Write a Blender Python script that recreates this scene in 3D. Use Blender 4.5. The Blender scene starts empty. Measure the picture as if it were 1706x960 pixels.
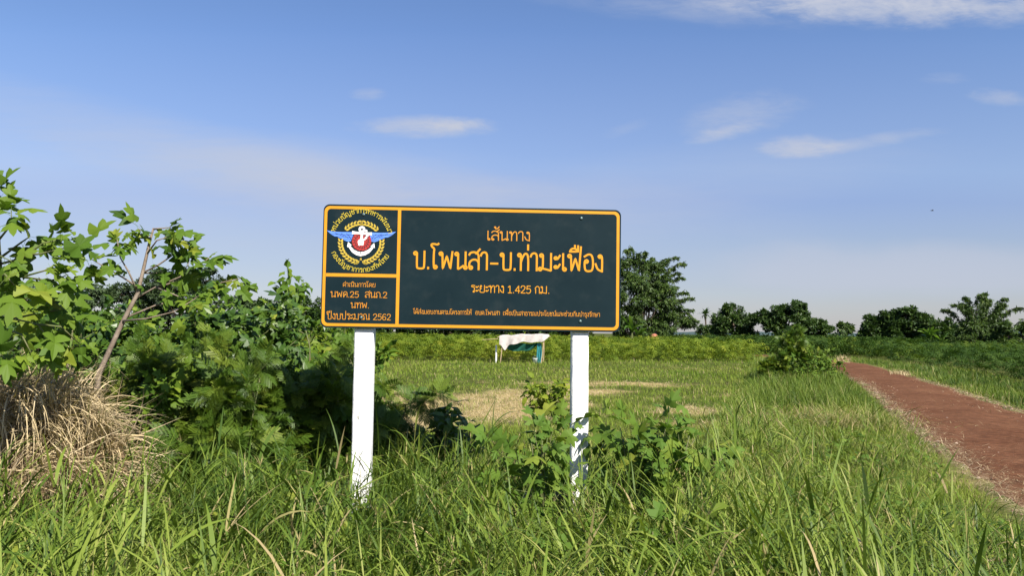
import bpy, math, random
import numpy as np
from mathutils import Vector, Matrix

R = math.radians
SC = bpy.context.scene
COL = SC.collection

# ------------------------------------------------------------------ camera
F = 1330.0                      # focal length in photo pixels (1706 wide)
CAM_H = 1.6
PITCH, ROLL = R(3.19), R(0.58)
cam_d = bpy.data.cameras.new('camera'); cam = bpy.data.objects.new('camera', cam_d); COL.objects.link(cam)
cam_d.sensor_width = 36; cam_d.lens = 36*F/1706
cam_d.clip_start = 0.05; cam_d.clip_end = 12000
CM = Matrix.Rotation(math.pi/2 + PITCH, 3, 'X') @ Matrix.Rotation(ROLL, 3, 'Z')
cam.matrix_world = Matrix.Translation((0, 0, CAM_H)) @ CM.to_4x4()
SC.camera = cam
def ray(px, py): return CM @ Vector(((px-853)/F, -(py-480)/F, -1))
def at(px, py, Y):
    d = ray(px, py); t = Y/d.y
    return Vector((d.x*t, Y, CAM_H + d.z*t))
def gx(px, Y, py=590): return at(px, py, Y).x

# ------------------------------------------------------------------ world, sun, exposure
SUN_EL, SUN_AZ = R(43), R(147)  # azimuth clockwise from +Y: behind the camera, to its right
wd = bpy.data.worlds.new('World'); SC.world = wd; wd.use_nodes = True
nt = wd.node_tree; nt.nodes.clear(); N = nt.nodes; L = nt.links
def wmath(op, a, b=None, c=None, clamp=False):
    n = N.new('ShaderNodeMath'); n.operation = op; n.use_clamp = clamp
    for i, v in enumerate((a, b, c)):
        if v is None: continue
        if isinstance(v, (int, float)): n.inputs[i].default_value = v
        else: L.new(v, n.inputs[i])
    return n.outputs[0]
sky = N.new('ShaderNodeTexSky'); sky.sky_type = 'NISHITA'; sky.sun_disc = False
sky.sun_elevation = SUN_EL; sky.sun_rotation = SUN_AZ
sky.altitude = 0; sky.air_density = 1.0; sky.dust_density = .35; sky.ozone_density = 4.0
tc = N.new('ShaderNodeTexCoord'); sp = N.new('ShaderNodeSeparateXYZ'); L.new(tc.outputs['Generated'], sp.inputs[0])
yy = wmath('MAXIMUM', wmath('ABSOLUTE', sp.outputs[1]), 0.12)
U = wmath('DIVIDE', sp.outputs[0], yy); V = wmath('DIVIDE', sp.outputs[2], yy)
cb = N.new('ShaderNodeCombineXYZ'); L.new(U, cb.inputs[0]); L.new(V, cb.inputs[1])
def wnoise(sx, sy, rot, detail, rough, off=0.0, dist=0.0):
    mp = N.new('ShaderNodeMapping'); mp.inputs['Scale'].default_value = (sx, sy, 1); mp.inputs['Rotation'].default_value = (0, 0, R(rot))
    mp.inputs['Location'].default_value = (off, off*.7, off)
    L.new(cb.outputs[0], mp.inputs[0])
    n = N.new('ShaderNodeTexNoise'); n.inputs['Scale'].default_value = 1; n.inputs['Detail'].default_value = detail
    n.inputs['Roughness'].default_value = rough; n.inputs['Distortion'].default_value = dist
    L.new(mp.outputs[0], n.inputs[0]); return n.outputs[0]
nA = wnoise(9, 34, 4, 7, .62, 3.1, .5); nB = wnoise(3.0, 13, -9, 5, .55, 7.7, .3); nC = wnoise(40, 110, 3, 4, .6, 1.2, .4)
nF = wnoise(14, 90, -7, 6, .65, 4.4, .6); nS = wmath('ADD', wmath('MULTIPLY', nB, .6), wmath('MULTIPLY', nF, .4))
nMix = wmath('ADD', wmath('MULTIPLY', nA, .65), wmath('MULTIPLY', nC, .35))
def blob(px, py, wx, wy, rot, gain, noise, lo, hi):
    """soft patch of thin cloud in one direction of the sky"""
    d = ray(px, py); u0, v0 = d.x/d.y, d.z/d.y
    a, b = wx/F, wy/F; c, s = math.cos(R(rot)), math.sin(R(rot))
    du = wmath('SUBTRACT', U, u0); dv = wmath('SUBTRACT', V, v0)
    p = wmath('DIVIDE', wmath('ADD', wmath('MULTIPLY', du, c), wmath('MULTIPLY', dv, s)), a)
    q = wmath('DIVIDE', wmath('SUBTRACT', wmath('MULTIPLY', dv, c), wmath('MULTIPLY', du, s)), b)
    m = wmath('SUBTRACT', 1.0, wmath('ADD', wmath('MULTIPLY', p, p), wmath('MULTIPLY', q, q)), clamp=True)
    mr = N.new('ShaderNodeMapRange'); mr.interpolation_type = 'SMOOTHSTEP'
    L.new(wmath('ADD', noise, wmath('MULTIPLY', m, .38)), mr.inputs[0]); mr.inputs[1].default_value = lo; mr.inputs[2].default_value = hi
    return wmath('MULTIPLY', wmath('MULTIPLY', mr.outputs[0], wmath('POWER', m, .6)), gain)
CL = [
    (1480, -14, 430, 70, -1, 1.15, nMix, .50, .98), (1180, 12, 260, 40, -6, .26, nMix, .5, 1.0), (1010, 8, 200, 26, -6, .16, nA, .5, 1.0),
    (705, 211, 150, 24, 1, .62, nMix, .52, .95), (612, 157, 42, 15, 4, .30, nMix, .55, .98), (762, 207, 80, 16, 3, .30, nMix, .55, .95),
    (1330, 244, 95, 26, -1, .62, nMix, .52, .95), (1440, 238, 190, 16, 10, .36, nA, .5, .98), (1240, 190, 130, 46, 12, .34, nMix, .5, .98),
    (1205, 222, 80, 17, 14, .40, nMix, .5, .98), (1660, 160, 80, 20, -6, .40, nMix, .55, .98), (1575, 130, 60, 14, 0, .18, nMix, .52, .95),
    (1040, 215, 60, 14, 20, .14, nMix, .5, .95),
    (330, 262, 640, 70, -15, .30, nS, .30, 1.0), (640, 300, 500, 60, -10, .26, nS, .30, 1.0), (200, 330, 700, 110, -10, .26, nS, .30, 1.0), (1150, 300, 520, 70, 6, .16, nS, .30, 1.0), (860, 330, 620, 90, -7, .22, nB, .40, 1.05), (1500, 450, 520, 60, 0, .42, nB, .42, .92),
]
tot = None
for c in CL:
    b = blob(*c); tot = b if tot is None else wmath('ADD', tot, b)
veil = wmath('MULTIPLY', wmath('SUBTRACT', 1.0, wmath('MULTIPLY', V, 2.6), clamp=True), .42)
tot = wmath('ADD', tot, veil)
tot = wmath('MULTIPLY', tot, 1.0, clamp=True)
hs = N.new('ShaderNodeHueSaturation'); hs.inputs['Hue'].default_value = .512; hs.inputs['Saturation'].default_value = 1.18; hs.inputs['Value'].default_value = 1.0
L.new(sky.outputs[0], hs.inputs['Color'])
mx = N.new('ShaderNodeMix'); mx.data_type = 'RGBA'; L.new(tot, mx.inputs[0])
el = wmath('DIVIDE', V, .5, clamp=True); cr = N.new('ShaderNodeValToRGB'); cr.color_ramp.elements[0].position = 0; cr.color_ramp.elements[0].color = (.38, .335, .365, 1)
cr.color_ramp.elements[1].position = 1; cr.color_ramp.elements[1].color = (.93, .77, .64, 1)
for p_, c_ in ((.114, (.43, .38, .41)), (.234, (.50, .44, .455)), (.34, (.54, .485, .52)), (.42, (.73, .62, .58)), (.746, (.94, .765, .655))):
    e_ = cr.color_ramp.elements.new(p_); e_.color = (*c_, 1)
L.new(el, cr.inputs[0]); tm = N.new('ShaderNodeVectorMath'); tm.operation = 'MULTIPLY'; L.new(hs.outputs[0], tm.inputs[0]); L.new(cr.outputs[0], tm.inputs[1])
tm2 = N.new('ShaderNodeVectorMath'); tm2.operation = 'SCALE'; tm2.inputs['Scale'].default_value = 1.23; L.new(tm.outputs[0], tm2.inputs[0]); L.new(tm2.outputs[0], mx.inputs[6])
mx.inputs[7].default_value = (2.85, 3.05, 3.65, 1)
bg = N.new('ShaderNodeBackground'); bg.inputs[1].default_value = 0.1; L.new(mx.outputs[2], bg.inputs[0])
wo = N.new('ShaderNodeOutputWorld'); L.new(bg.outputs[0], wo.inputs[0])

sd = bpy.data.lights.new('sun', 'SUN'); sd.energy = 5.0; sd.angle = R(.53); sd.color = (1, .94, .84)
sun = bpy.data.objects.new('sun', sd); COL.objects.link(sun)
sdir = Vector((math.sin(SUN_AZ)*math.cos(SUN_EL), math.cos(SUN_AZ)*math.cos(SUN_EL), math.sin(SUN_EL)))
sun.rotation_euler = sdir.to_track_quat('Z', 'Y').to_euler(); sun.location = (12, -20, 16)
vs = SC.view_settings; vs.view_transform = 'Standard'; vs.look = 'None'; vs.gamma = 1; vs.use_curve_mapping = False; vs.exposure = 0.95
SC.cycles.max_bounces = 6; SC.cycles.diffuse_bounces = 3; SC.cycles.glossy_bounces = 2; SC.cycles.transmission_bounces = 4
SC.cycles.caustics_reflective = False; SC.cycles.caustics_refractive = False

# ------------------------------------------------------------------ materials
def mat(name, base, rough=.6, var=None, transl=0.0, bump=0.0, bscale=20, noise=None, spec=.3, metal=0.0, tcol=None, attr=None):
    """base colour; var=(colour list) spread by per-leaf attribute 'v'; noise=(colour, scale, lo, hi); attr=(name, colour) mixes by a vertex attribute"""
    m = bpy.data.materials.new(name); m.use_nodes = True; t = m.node_tree; t.nodes.clear(); n = t.nodes; l = t.links
    out = n.new('ShaderNodeOutputMaterial'); b = n.new('ShaderNodeBsdfPrincipled'); l.new(b.outputs[0], out.inputs[0])
    b.inputs['Roughness'].default_value = rough; b.inputs['Specular IOR Level'].default_value = spec; b.inputs['Metallic'].default_value = metal
    c = None
    if var:
        at_ = n.new('ShaderNodeAttribute'); at_.attribute_name = 'v'; cr = n.new('ShaderNodeValToRGB')
        while len(cr.color_ramp.elements) < len(var): cr.color_ramp.elements.new(.5)
        for i, (p, cc) in enumerate(var):
            cr.color_ramp.elements[i].position = p; cr.color_ramp.elements[i].color = (*cc, 1)
        l.new(at_.outputs['Fac'], cr.inputs[0]); c = cr.outputs[0]
    tco = n.new('ShaderNodeTexCoord')
    def noise_node(scale, det=5, rough=.6, src='Object'):
        q = n.new('ShaderNodeTexNoise'); q.inputs['Scale'].default_value = scale; q.inputs['Detail'].default_value = det; q.inputs['Roughness'].default_value = rough
        l.new(tco.outputs[src], q.inputs[0]); return q.outputs[0]
    for nz in (noise or []):
        colr, scale, lo, hi, amt = nz
        mr = n.new('ShaderNodeMapRange'); mr.inputs[1].default_value = lo; mr.inputs[2].default_value = hi; mr.inputs[4].default_value = amt
        l.new(noise_node(scale), mr.inputs[0])
        mm = n.new('ShaderNodeMix'); mm.data_type = 'RGBA'; l.new(mr.outputs[0], mm.inputs[0])
        if c is None: mm.inputs[6].default_value = (*base, 1)
        else: l.new(c, mm.inputs[6])
        mm.inputs[7].default_value = (*colr, 1); c = mm.outputs[2]
    if attr:
        a2 = n.new('ShaderNodeAttribute'); a2.attribute_name = attr[0]
        mm = n.new('ShaderNodeMix'); mm.data_type = 'RGBA'; l.new(a2.outputs['Fac'], mm.inputs[0])
        if c is None: mm.inputs[6].default_value = (*base, 1)
        else: l.new(c, mm.inputs[6])
        mm.inputs[7].default_value = (*attr[1], 1); c = mm.outputs[2]
        if len(attr) > 2:
            q = noise_node(attr[2]); m2 = n.new('ShaderNodeMix'); m2.data_type = 'RGBA'; m2.blend_type = 'MULTIPLY'; m2.inputs[0].default_value = 1
            mr = n.new('ShaderNodeMapRange'); mr.inputs[1].default_value = .3; mr.inputs[2].default_value = .7; mr.inputs[3].default_value = .6; mr.inputs[4].default_value = 1.25
            l.new(q, mr.inputs[0]); l.new(c, m2.inputs[6]); l.new(mr.outputs[0], m2.inputs[7]); c = m2.outputs[2]
    if c is None: b.inputs['Base Color'].default_value = (*base, 1)
    else: l.new(c, b.inputs['Base Color'])
    if bump:
        bp = n.new('ShaderNodeBump'); bp.inputs['Strength'].default_value = bump; bp.inputs['Distance'].default_value = .02
        l.new(noise_node(bscale, 8, .65), bp.inputs['Height']); l.new(bp.outputs[0], b.inputs['Normal'])
    if transl:
        tr = n.new('ShaderNodeBsdfTranslucent'); ms = n.new('ShaderNodeMixShader'); ms.inputs[0].default_value = transl
        if c is None: tr.inputs[0].default_value = (*base, 1)
        else:
            g = n.new('ShaderNodeMix'); g.data_type = 'RGBA'; g.blend_type = 'MULTIPLY'; g.inputs[0].default_value = 1
            l.new(c, g.inputs[6]); g.inputs[7].default_value = (1.25, 1.35, .6, 1); l.new(g.outputs[2], tr.inputs[0])
        l.new(b.outputs[0], ms.inputs[1]); l.new(tr.outputs[0], ms.inputs[2]); l.new(ms.outputs[0], out.inputs[0])
    return m
def leafm(name, cols, rough=.45, transl=.28, spec=.35):
    k = len(cols); return mat(name, cols[0], rough, [(i/(k-1), c) for i, c in enumerate(cols)], transl, spec=spec)
M = {}
M['tall_grass'] = leafm('tall_grass', [(.045,.085,.012), (.090,.144,.018), (.145,.202,.028), (.205,.252,.045), (.28,.27,.085), (.38,.30,.15)], .5, .26, .2)
M['lawn'] = leafm('lawn', [(.060,.115,.012), (.105,.175,.018), (.155,.22,.024), (.20,.24,.04), (.38,.31,.15), (.50,.40,.22)], .6, .25, .1)
M['straw'] = leafm('straw', [(.16,.12,.07), (.28,.225,.15), (.38,.30,.17), (.47,.37,.21), (.58,.47,.30)], .7, .15, .15)
M['mulberry'] = leafm('mulberry', [(.036,.080,.010), (.066,.128,.013), (.09,.155,.016), (.115,.180,.018), (.15,.21,.022), (.21,.24,.028)], .55, .3, .18)
M['dark_leaf'] = leafm('dark_leaf', [(.026,.060,.010), (.045,.095,.013), (.065,.120,.015), (.095,.15,.018)], .4, .22)
M['feather'] = leafm('feather', [(.040,.088,.010), (.070,.130,.013), (.12,.175,.017), (.19,.225,.026)], .5, .3)
M['vine'] = leafm('vine', [(.050,.100,.016), (.078,.145,.020), (.095,.160,.021), (.125,.185,.023), (.20,.22,.03)], .6, .25, .15)
M['crop'] = leafm('crop', [(.060,.105,.012), (.11,.165,.014), (.17,.21,.018), (.23,.24,.025)], .6, .28, .15)
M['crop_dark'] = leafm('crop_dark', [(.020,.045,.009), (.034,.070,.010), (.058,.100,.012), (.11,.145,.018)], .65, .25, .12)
M['tree'] = leafm('tree', [(.020,.046,.010), (.036,.074,.013), (.060,.105,.017), (.10,.14,.024)], .5, .2)
M['bamboo'] = leafm('bamboo', [(.030,.060,.013), (.052,.095,.017), (.080,.128,.021), (.12,.165,.03)], .5, .22)
M['far_tree'] = leafm('far_tree', [(.024,.045,.018), (.040,.070,.024), (.058,.092,.030), (.08,.11,.04)], .6, .2)
M['banana'] = leafm('banana', [(.05,.11,.02), (.09,.17,.03), (.14,.22,.04)], .4, .35)
M['bark'] = mat('bark', (.16,.12,.09), .85, noise=[((.28,.23,.18), 14, .4, .7, .8)], bump=.4, bscale=40)
M['dark_bark'] = mat('dark_bark', (.06,.045,.032), .9, noise=[((.12,.09,.06), 6, .4, .7, .8)])
M['green_stem'] = mat('green_stem', (.09,.12,.035), .6, noise=[((.14,.10,.06), 9, .4, .7, .7)])
M['soil'] = mat('soil', (.060,.060,.020), .95, noise=[((.085,.115,.022), 1.3, .35, .6, .9), ((.045,.045,.018), 9, .5, .75, .6)], bump=.8, bscale=6, spec=.03, attr=('straw', (.36,.275,.125), 22))
M['road'] = mat('road', (.115,.050,.026), .95, noise=[((.165,.080,.043), .55, .38, .68, .8), ((.092,.042,.023), 2.6, .5, .75, .6), ((.27,.155,.085), 38, .60, .70, .7), ((.06,.030,.018), 55, .60, .72, .6)], bump=.5, bscale=60, spec=.04, attr=('straw', (.24,.165,.095), 9))
M['gravel'] = leafm('gravel', [(.07,.035,.022), (.16,.08,.05), (.26,.17,.12), (.34,.27,.21)], .9, 0, .1)
M['red_soil'] = mat('red_soil', (.32,.115,.065), .95, noise=[((.4,.18,.11), 4, .4, .7, .7)], bump=.6, bscale=5)
M['hill'] = mat('hill', (.045,.075,.07), 1, noise=[((.025,.05,.05), .02, .4, .6, .9), ((.08,.11,.09), .09, .5, .7, .6)])
M['panel'] = mat('panel', (.0050,.0145,.0190), .36, noise=[((.0100,.022,.027), 2.2, .35, .7, .8), ((.024,.034,.036), 7, .52, .8, .5), ((.04,.055,.055), 55, .70, .78, .4)], spec=.16, bump=.04, bscale=4)
M['yellow'] = mat('yellow', (.58,.262,.012), .42, noise=[((.52,.21,.012), 9, .4, .7, .6)], spec=.35)
M['orange'] = mat('orange', (.52,.205,.016), .45, noise=[((.48,.24,.02), 12, .4, .7, .6)], spec=.35)
M['olive'] = mat('olive', (.52,.40,.035), .5, noise=[((.38,.32,.03), 30, .4, .6, .7)])
M['wreath'] = mat('wreath', (.52,.36,.045), .5, noise=[((.36,.29,.04), 60, .4, .6, .7)])
M['wing_blue'] = mat('wing_blue', (.10,.22,.72), .45, noise=[((.14,.30,.75), 20, .4, .7, .6)])
M['red'] = mat('red', (.42,.035,.03), .5, noise=[((.25,.02,.02), 60, .4, .6, .7)])
M['white_paint'] = mat('white_paint', (.80,.80,.79), .5)
M['line_dark'] = mat('line_dark', (.012,.018,.022), .5)
M['post'] = mat('post', (.80,.80,.79), .7, noise=[((.66,.65,.61), 5, .48, .72, .6), ((.40,.36,.30), 48, .64, .72, .55)], bump=.35, bscale=60)
M['zinc'] = mat('zinc', (.10,.15,.15), .4, metal=.5)
M['steel'] = mat('steel', (.35,.36,.36), .45, metal=.7)
M['tarp'] = mat('tarp', (.50,.46,.44), .6, noise=[((.30,.26,.23), 2.5, .45, .7, .8)], transl=.12)
M['net'] = mat('net', (.010,.085,.060), .8, noise=[((.02,.13,.10), 8, .4, .7, .7)], transl=.15)
M['teal'] = mat('teal', (.02,.16,.17), .6, noise=[((.03,.25,.28), 8, .4, .7, .8)])
M['pole'] = mat('pole', (.33,.24,.14), .8, noise=[((.5,.4,.26), 12, .4, .7, .7)])
M['bucket'] = mat('bucket', (.80,.81,.82), .4)
M['bag'] = mat('bag', (.014,.016,.024), .22, spec=.7, bump=.6, bscale=25)
M['dry_leaf'] = mat('dry_leaf', (.42,.27,.17), .7, noise=[((.62,.50,.38), 25, .4, .6, .8)], transl=.15)
M['bird'] = mat('bird', (.05,.045,.04), .8)
M['heap'] = mat('heap', (.10,.066,.034), .95, noise=[((.20,.14,.08), 12, .4, .7, .8)], bump=1, bscale=12)

# ------------------------------------------------------------------ mesh helpers
def link(o, parent=None):
    COL.objects.link(o)
    if parent: o.parent = parent
    return o
def mesh(name, V_, faces, material, parent=None, var=None, smooth=False, attrs=None):
    """V_ (n,3) array; faces: list of (m,k) index arrays; var: float per vertex"""
    V_ = np.asarray(V_, dtype=np.float32).reshape(-1, 3)
    me = bpy.data.meshes.new(name); me.vertices.add(len(V_)); me.vertices.foreach_set('co', V_.ravel())
    fl = [np.asarray(f, dtype=np.int32) for f in faces if len(f)]
    tot = sum(f.size for f in fl); nf = sum(len(f) for f in fl)
    me.loops.add(tot); me.polygons.add(nf)
    me.loops.foreach_set('vertex_index', np.concatenate([f.ravel() for f in fl]))
    sizes = np.concatenate([np.full(len(f), f.shape[1], np.int32) for f in fl])
    st = np.zeros(nf, np.int32); st[1:] = np.cumsum(sizes)[:-1]
    me.polygons.foreach_set('loop_start', st)
    me.update(calc_edges=True)
    me.polygons.foreach_set('use_smooth', np.full(nf, smooth, bool))
    if var is not None:
        a = me.attributes.new('v', 'FLOAT', 'POINT'); a.data.foreach_set('value', np.asarray(var, np.float32))
    for k, v in (attrs or {}).items():
        a = me.attributes.new(k, 'FLOAT', 'POINT'); a.data.foreach_set('value', np.asarray(v, np.float32))
    me.materials.append(material); me.validate()
    return link(bpy.data.objects.new(name, me), parent)
def join(parts):
    """parts: list of (V, [faces], var) -> merged"""
    Vs, Fs, Va, o = [], {}, [], 0
    for V_, fs, va in parts:
        Vs.append(V_); Va.append(va)
        for f in fs:
            f = np.asarray(f)
            if len(f): Fs.setdefault(f.shape[1], []).append(f + o)
        o += len(V_)
    return np.concatenate(Vs), [np.concatenate(x) for x in Fs.values()], np.concatenate(Va)
def tag(o, label=None, cat=None, group=None, kind=None):
    if label: o['label'] = label
    if cat: o['category'] = cat
    if group: o['group'] = group
    if kind: o['kind'] = kind
    return o
def empty(name, loc, rz=0):
    o = bpy.data.objects.new(name, None); o.location = loc; o.rotation_euler = (0, 0, rz); o.empty_display_size = .2
    return link(o)
def nrm(a): return a/np.maximum(np.linalg.norm(a, axis=-1, keepdims=True), 1e-9)
def box(c, s, bev=0):
    c = np.array(c, float); s = np.array(s, float)/2
    V_ = np.array([[x, y, z] for x in (-1, 1) for y in (-1, 1) for z in (-1, 1)])*s + c
    return V_, [np.array([[0,1,3,2],[4,6,7,5],[0,4,5,1],[2,3,7,6],[0,2,6,4],[1,5,7,3]])], np.full(8, .5)
def tube(pts, rad, k=6, cap=True, v=.5):
    pts = np.array(pts, float); n = len(pts); rad = np.broadcast_to(np.array(rad, float), (n,))
    t = nrm(np.gradient(pts, axis=0)); ref = np.array([0.03, 0.05, 1.0]) if abs(t[:, 2]).mean() < .8 else np.array([1.0, 0.06, 0.02])
    a = nrm(np.cross(t, ref)); b = np.cross(t, a)
    an = np.arange(k)*2*math.pi/k
    ring = pts[:, None]+rad[:, None, None]*(np.cos(an)[None, :, None]*a[:, None]+np.sin(an)[None, :, None]*b[:, None])
    V_ = ring.reshape(-1, 3); i = np.arange(n-1)[:, None]*k; j = np.arange(k)[None]; j2 = (j+1) % k
    Fq = np.stack([i+j, i+j2, i+k+j2, i+k+j], -1).reshape(-1, 4); fs = [Fq]
    if cap: fs += [np.arange(k)[None, ::-1], (np.arange(k)+(n-1)*k)[None]]
    return V_, fs, np.full(len(V_), v)
def blades(o, az, el, ln, w, curl, seg=5, v=None, twist=None, tip=.06, base=.55):
    """arching grass blades: origin, azimuth, start elevation, length, width, total bend"""
    n = len(o); s = np.linspace(0, 1, seg+1)
    e = el[:, None]-curl[:, None]*(s[None, :-1]+.5/seg)**1.3
    step = np.stack([np.cos(e)*np.sin(az)[:, None], np.cos(e)*np.cos(az)[:, None], np.sin(e)], -1)*(ln/seg)[:, None, None]
    c = np.concatenate([np.zeros((n, 1, 3)), np.cumsum(step, 1)], 1)+o[:, None]
    tw = np.zeros(n) if twist is None else twist
    side = np.stack([np.cos(az)*np.cos(tw), -np.sin(az)*np.cos(tw), np.sin(tw)], -1)
    prof = np.interp(s, [0, .25, .6, 1], [base, 1, .75, tip])
    off = side[:, None]*(w[:, None]*.5*prof[None])[..., None]
    V_ = np.stack([c-off, c+off], 2).reshape(-1, 3)
    b0 = (np.arange(n)*(seg+1)*2)[:, None]+np.arange(seg)[None]*2
    Fq = np.stack([b0, b0+1, b0+3, b0+2], -1).reshape(-1, 4)
    va = np.repeat(v if v is not None else np.random.rand(n), (seg+1)*2)
    return V_, [Fq], va
def scatter(tV, tF, pos, d, up, size, v):
    """copies of a small leaf shape, x axis along d, z axis near up"""
    x = nrm(d); z = up-(up*x).sum(-1, keepdims=True)*x; z = nrm(z); y = np.cross(z, x)
    B = np.stack([x, y, z], 1)*np.asarray(size)[:, None, None]
    V_ = (np.einsum('kc,ncd->nkd', tV, B)+pos[:, None]).reshape(-1, 3)
    k = len(tV); off = np.arange(len(pos))*k
    return V_, [(f[None]+off[:, None, None]).reshape(-1, f.shape[1]) for f in tF], np.repeat(v, k)
# leaf shapes (x along the leaf, unit length)
def petiole(V_, F_, p):
    V_ = np.array(V_, float); V_[:, 0] += p; k = len(V_)
    V_ = np.vstack([V_, [[0, -.008, .02], [0, .008, .02], [p+.02, .006, 0], [p+.02, -.006, 0]]])
    return V_, F_+[np.array([[k, k+1, k+2, k+3]])]
OV = (np.array([(0,0,0),(.35,0,-.02),(.7,0,-.08),(1,0,-.2),(.28,.27,.05),(.65,.21,-.02),(.28,-.27,.05),(.65,-.21,-.02)], float),
      [np.array([(0,1,4),(2,3,5),(0,6,1),(2,7,3)]), np.array([(1,2,5,4),(1,6,7,2)])])
OVP = petiole(*OV, .35)
def lobed():
    half = [(0,.0),(-.09,.12),(-.03,.30),(.13,.50),(.20,.52),(.26,.30),(.31,.15),(.44,.28),(.66,.37),(.70,.24),(.68,.13),(.84,.10)]
    out = half+[(1.02, 0)]+[(x, -y) for x, y in half[1:]][::-1]
    P = [(.36, 0, .05)]+[(x, y, -.10*x*x-.35*y*y) for x, y in out]; n = len(out)
    return petiole(P, [np.array([(0, 1+i, 1+(i+1) % n) for i in range(n)])], .5)
LOB = lobed()
def palmate(k=6, wid=.10):
    Vv, Ff = [], []
    for i in range(k):
        a = -1.9+3.8*i/(k-1); L_ = 1-.28*abs(a)/1.9; b = len(Vv); c, s = math.cos(a), math.sin(a)
        for (x, y, z) in ((0,0,0),(.55,wid,.0),(1,0,-.24),(.55,-wid,.0)): Vv.append((L_*(x*c-y*s), L_*(x*s+y*c), z))
        Ff.append((b, b+1, b+2, b+3))
    return np.array(Vv), [np.array(Ff)]
PAL = palmate(); PAL4 = palmate(4, .15)
def bipinnate(np_=5, nl=9):
    Vv, Ff = [], []
    def quad(p, d, s, w):  # leaflet
        b = len(Vv); Vv.extend([p, p+d*.5*s+w*.5, p+d*s, p+d*.5*s-w*.5]); Ff.append((b, b+1, b+2, b+3))
    quad(np.array([0,0,0.]), np.array([1,0,-.1]), 1.0, np.array([0,.02,0]))
    for i in range(np_):
        for sg in (-1, 1):
            x0 = .18+.8*i/np_; a = sg*(1.0-.09*i); d = np.array([math.cos(a), math.sin(a), -.22]); L_ = .52-.05*abs(i-1.5)
            p0 = np.array([x0, 0, -.1*x0*x0]); quad(p0, d, L_, np.array([-d[1], d[0], 0])*.014)
            for j in range(nl):
                for s2 in (-1, 1):
                    p = p0+d*L_*(.12+.88*j/nl); aa = a+s2*1.15
                    dd = np.array([math.cos(aa), math.sin(aa), -.1]); quad(p, dd, .115, np.array([-dd[1], dd[0], 0])*.042)
    return np.array(Vv), [np.array(Ff)]
BIP = bipinnate()
QD = (np.array([(0,0,0),(.5,.32,.06),(1,0,-.08),(.5,-.32,.06)], float), [np.array([(0,1,2,3)])])
TUFT = (np.vstack([QD[0]*[1,.8,1], (QD[0]*[.9,.8,1])@np.array([[.3,.9,.2],[-.9,.3,0],[0,.1,1]]), (QD[0]*[.85,.8,1])@np.array([[.2,-.9,-.2],[.9,.2,.1],[0,0,1]])]),
        [np.array([(0,1,2,3),(4,5,6,7),(8,9,10,11)])])
def variants(t):
    V_, F_ = t; fold = V_.copy(); fold[:, 2] += np.abs(V_[:, 1])*.55; fold[:, 1] *= .85
    drp = V_.copy(); x = np.clip(V_[:, 0]-.3, 0, 2); drp[:, 2] -= .42*x*x; drp[:, 0] -= .12*x*x; drp[:, 2] -= .25*np.abs(V_[:, 1])
    skew = V_.copy(); skew[:, 1] += .22*V_[:, 0]**2; skew[:, 1] *= np.where(V_[:, 1] > 0, 1.05, .75); skew[:, 2] += .12*np.sin(V_[:, 0]*7)
    return [t, (fold, F_), (drp, F_), (skew, F_)]
def scatter_mix(t, pos, d, up, size, v, rs):
    k = rs.randint(0, 4, len(pos)); size = np.asarray(size)
    return join([scatter(tt[0], tt[1], pos[k == i], d[k == i], up[k == i], size[k == i], v[k == i]) for i, tt in enumerate(variants(t)) if (k == i).any()])
def up_jit(rs, n, j=.5, lean=.0): return nrm(np.array([.32*lean, -.55*lean, 1.0])+rs.normal(0, j, (n, 3)))   # lean: leaves turned towards the sun

# value noise
_rg = np.random.RandomState(5); _G = _rg.rand(64, 64)
def vn(x, y, s):
    x = np.asarray(x, float)/s+100; y = np.asarray(y, float)/s+100; i = np.floor(x).astype(int); j = np.floor(y).astype(int); a = x-i; b = y-j
    a = a*a*(3-2*a); b = b*b*(3-2*b); g = lambda p, q: _G[p % 64, q % 64]
    return (g(i,j)*(1-a)+g(i+1,j)*a)*(1-b)+(g(i,j+1)*(1-a)+g(i+1,j+1)*a)*b

# ------------------------------------------------------------------ ground layout (metres)
ROAD = [(1.0,-6,4.4),(2.4,0,4.0),(3.55,4.5,3.6),(5.3,9.5,3.25),(8.0,17,2.95),(10.6,24,2.8),(14.3,35,2.7),(17.6,45,2.5),(18.6,53,2.4),(17.6,62,2.3),(15.2,74,2.3),(12.8,90,2.3),(11,115,2.3),(10,150,2.3)]
_ry = np.array([p[1] for p in ROAD]); _rx = np.array([p[0] for p in ROAD]); _rw = np.array([p[2] for p in ROAD])
def road_l(y): return np.interp(y, _ry, _rx)
def road_r(y): return np.interp(y, _ry, _rx+_rw)
def T(x, y):
    x = np.asarray(x, float); y = np.asarray(y, float)
    d = np.maximum(np.maximum(road_l(y)-x, x-road_r(y)), 0)
    k = np.clip(d/3, 0, 1)
    return ((vn(x, y, 3.1)-.5)*.10+(vn(x, y, 9)-.5)*.14)*k*np.clip((120-np.hypot(x, y))/60, 0, 1)
PATCH = [(-2.3,19,2.6,3.2),(-.7,17.5,1.7,3.6),(-2.2,14.5,1.3,1.8),(.3,21,1.2,1.7),(3.9,17,1.1,1.5),(2.0,22.5,1.3,1.3),(3.2,25.5,2.6,1.3),(-5.0,20,2.4,3),(-9,22,3,3),(4.6,14.6,.8,.9),(1.4,18.0,.8,.8),(-4.4,14,1.5,1.6)]
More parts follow.
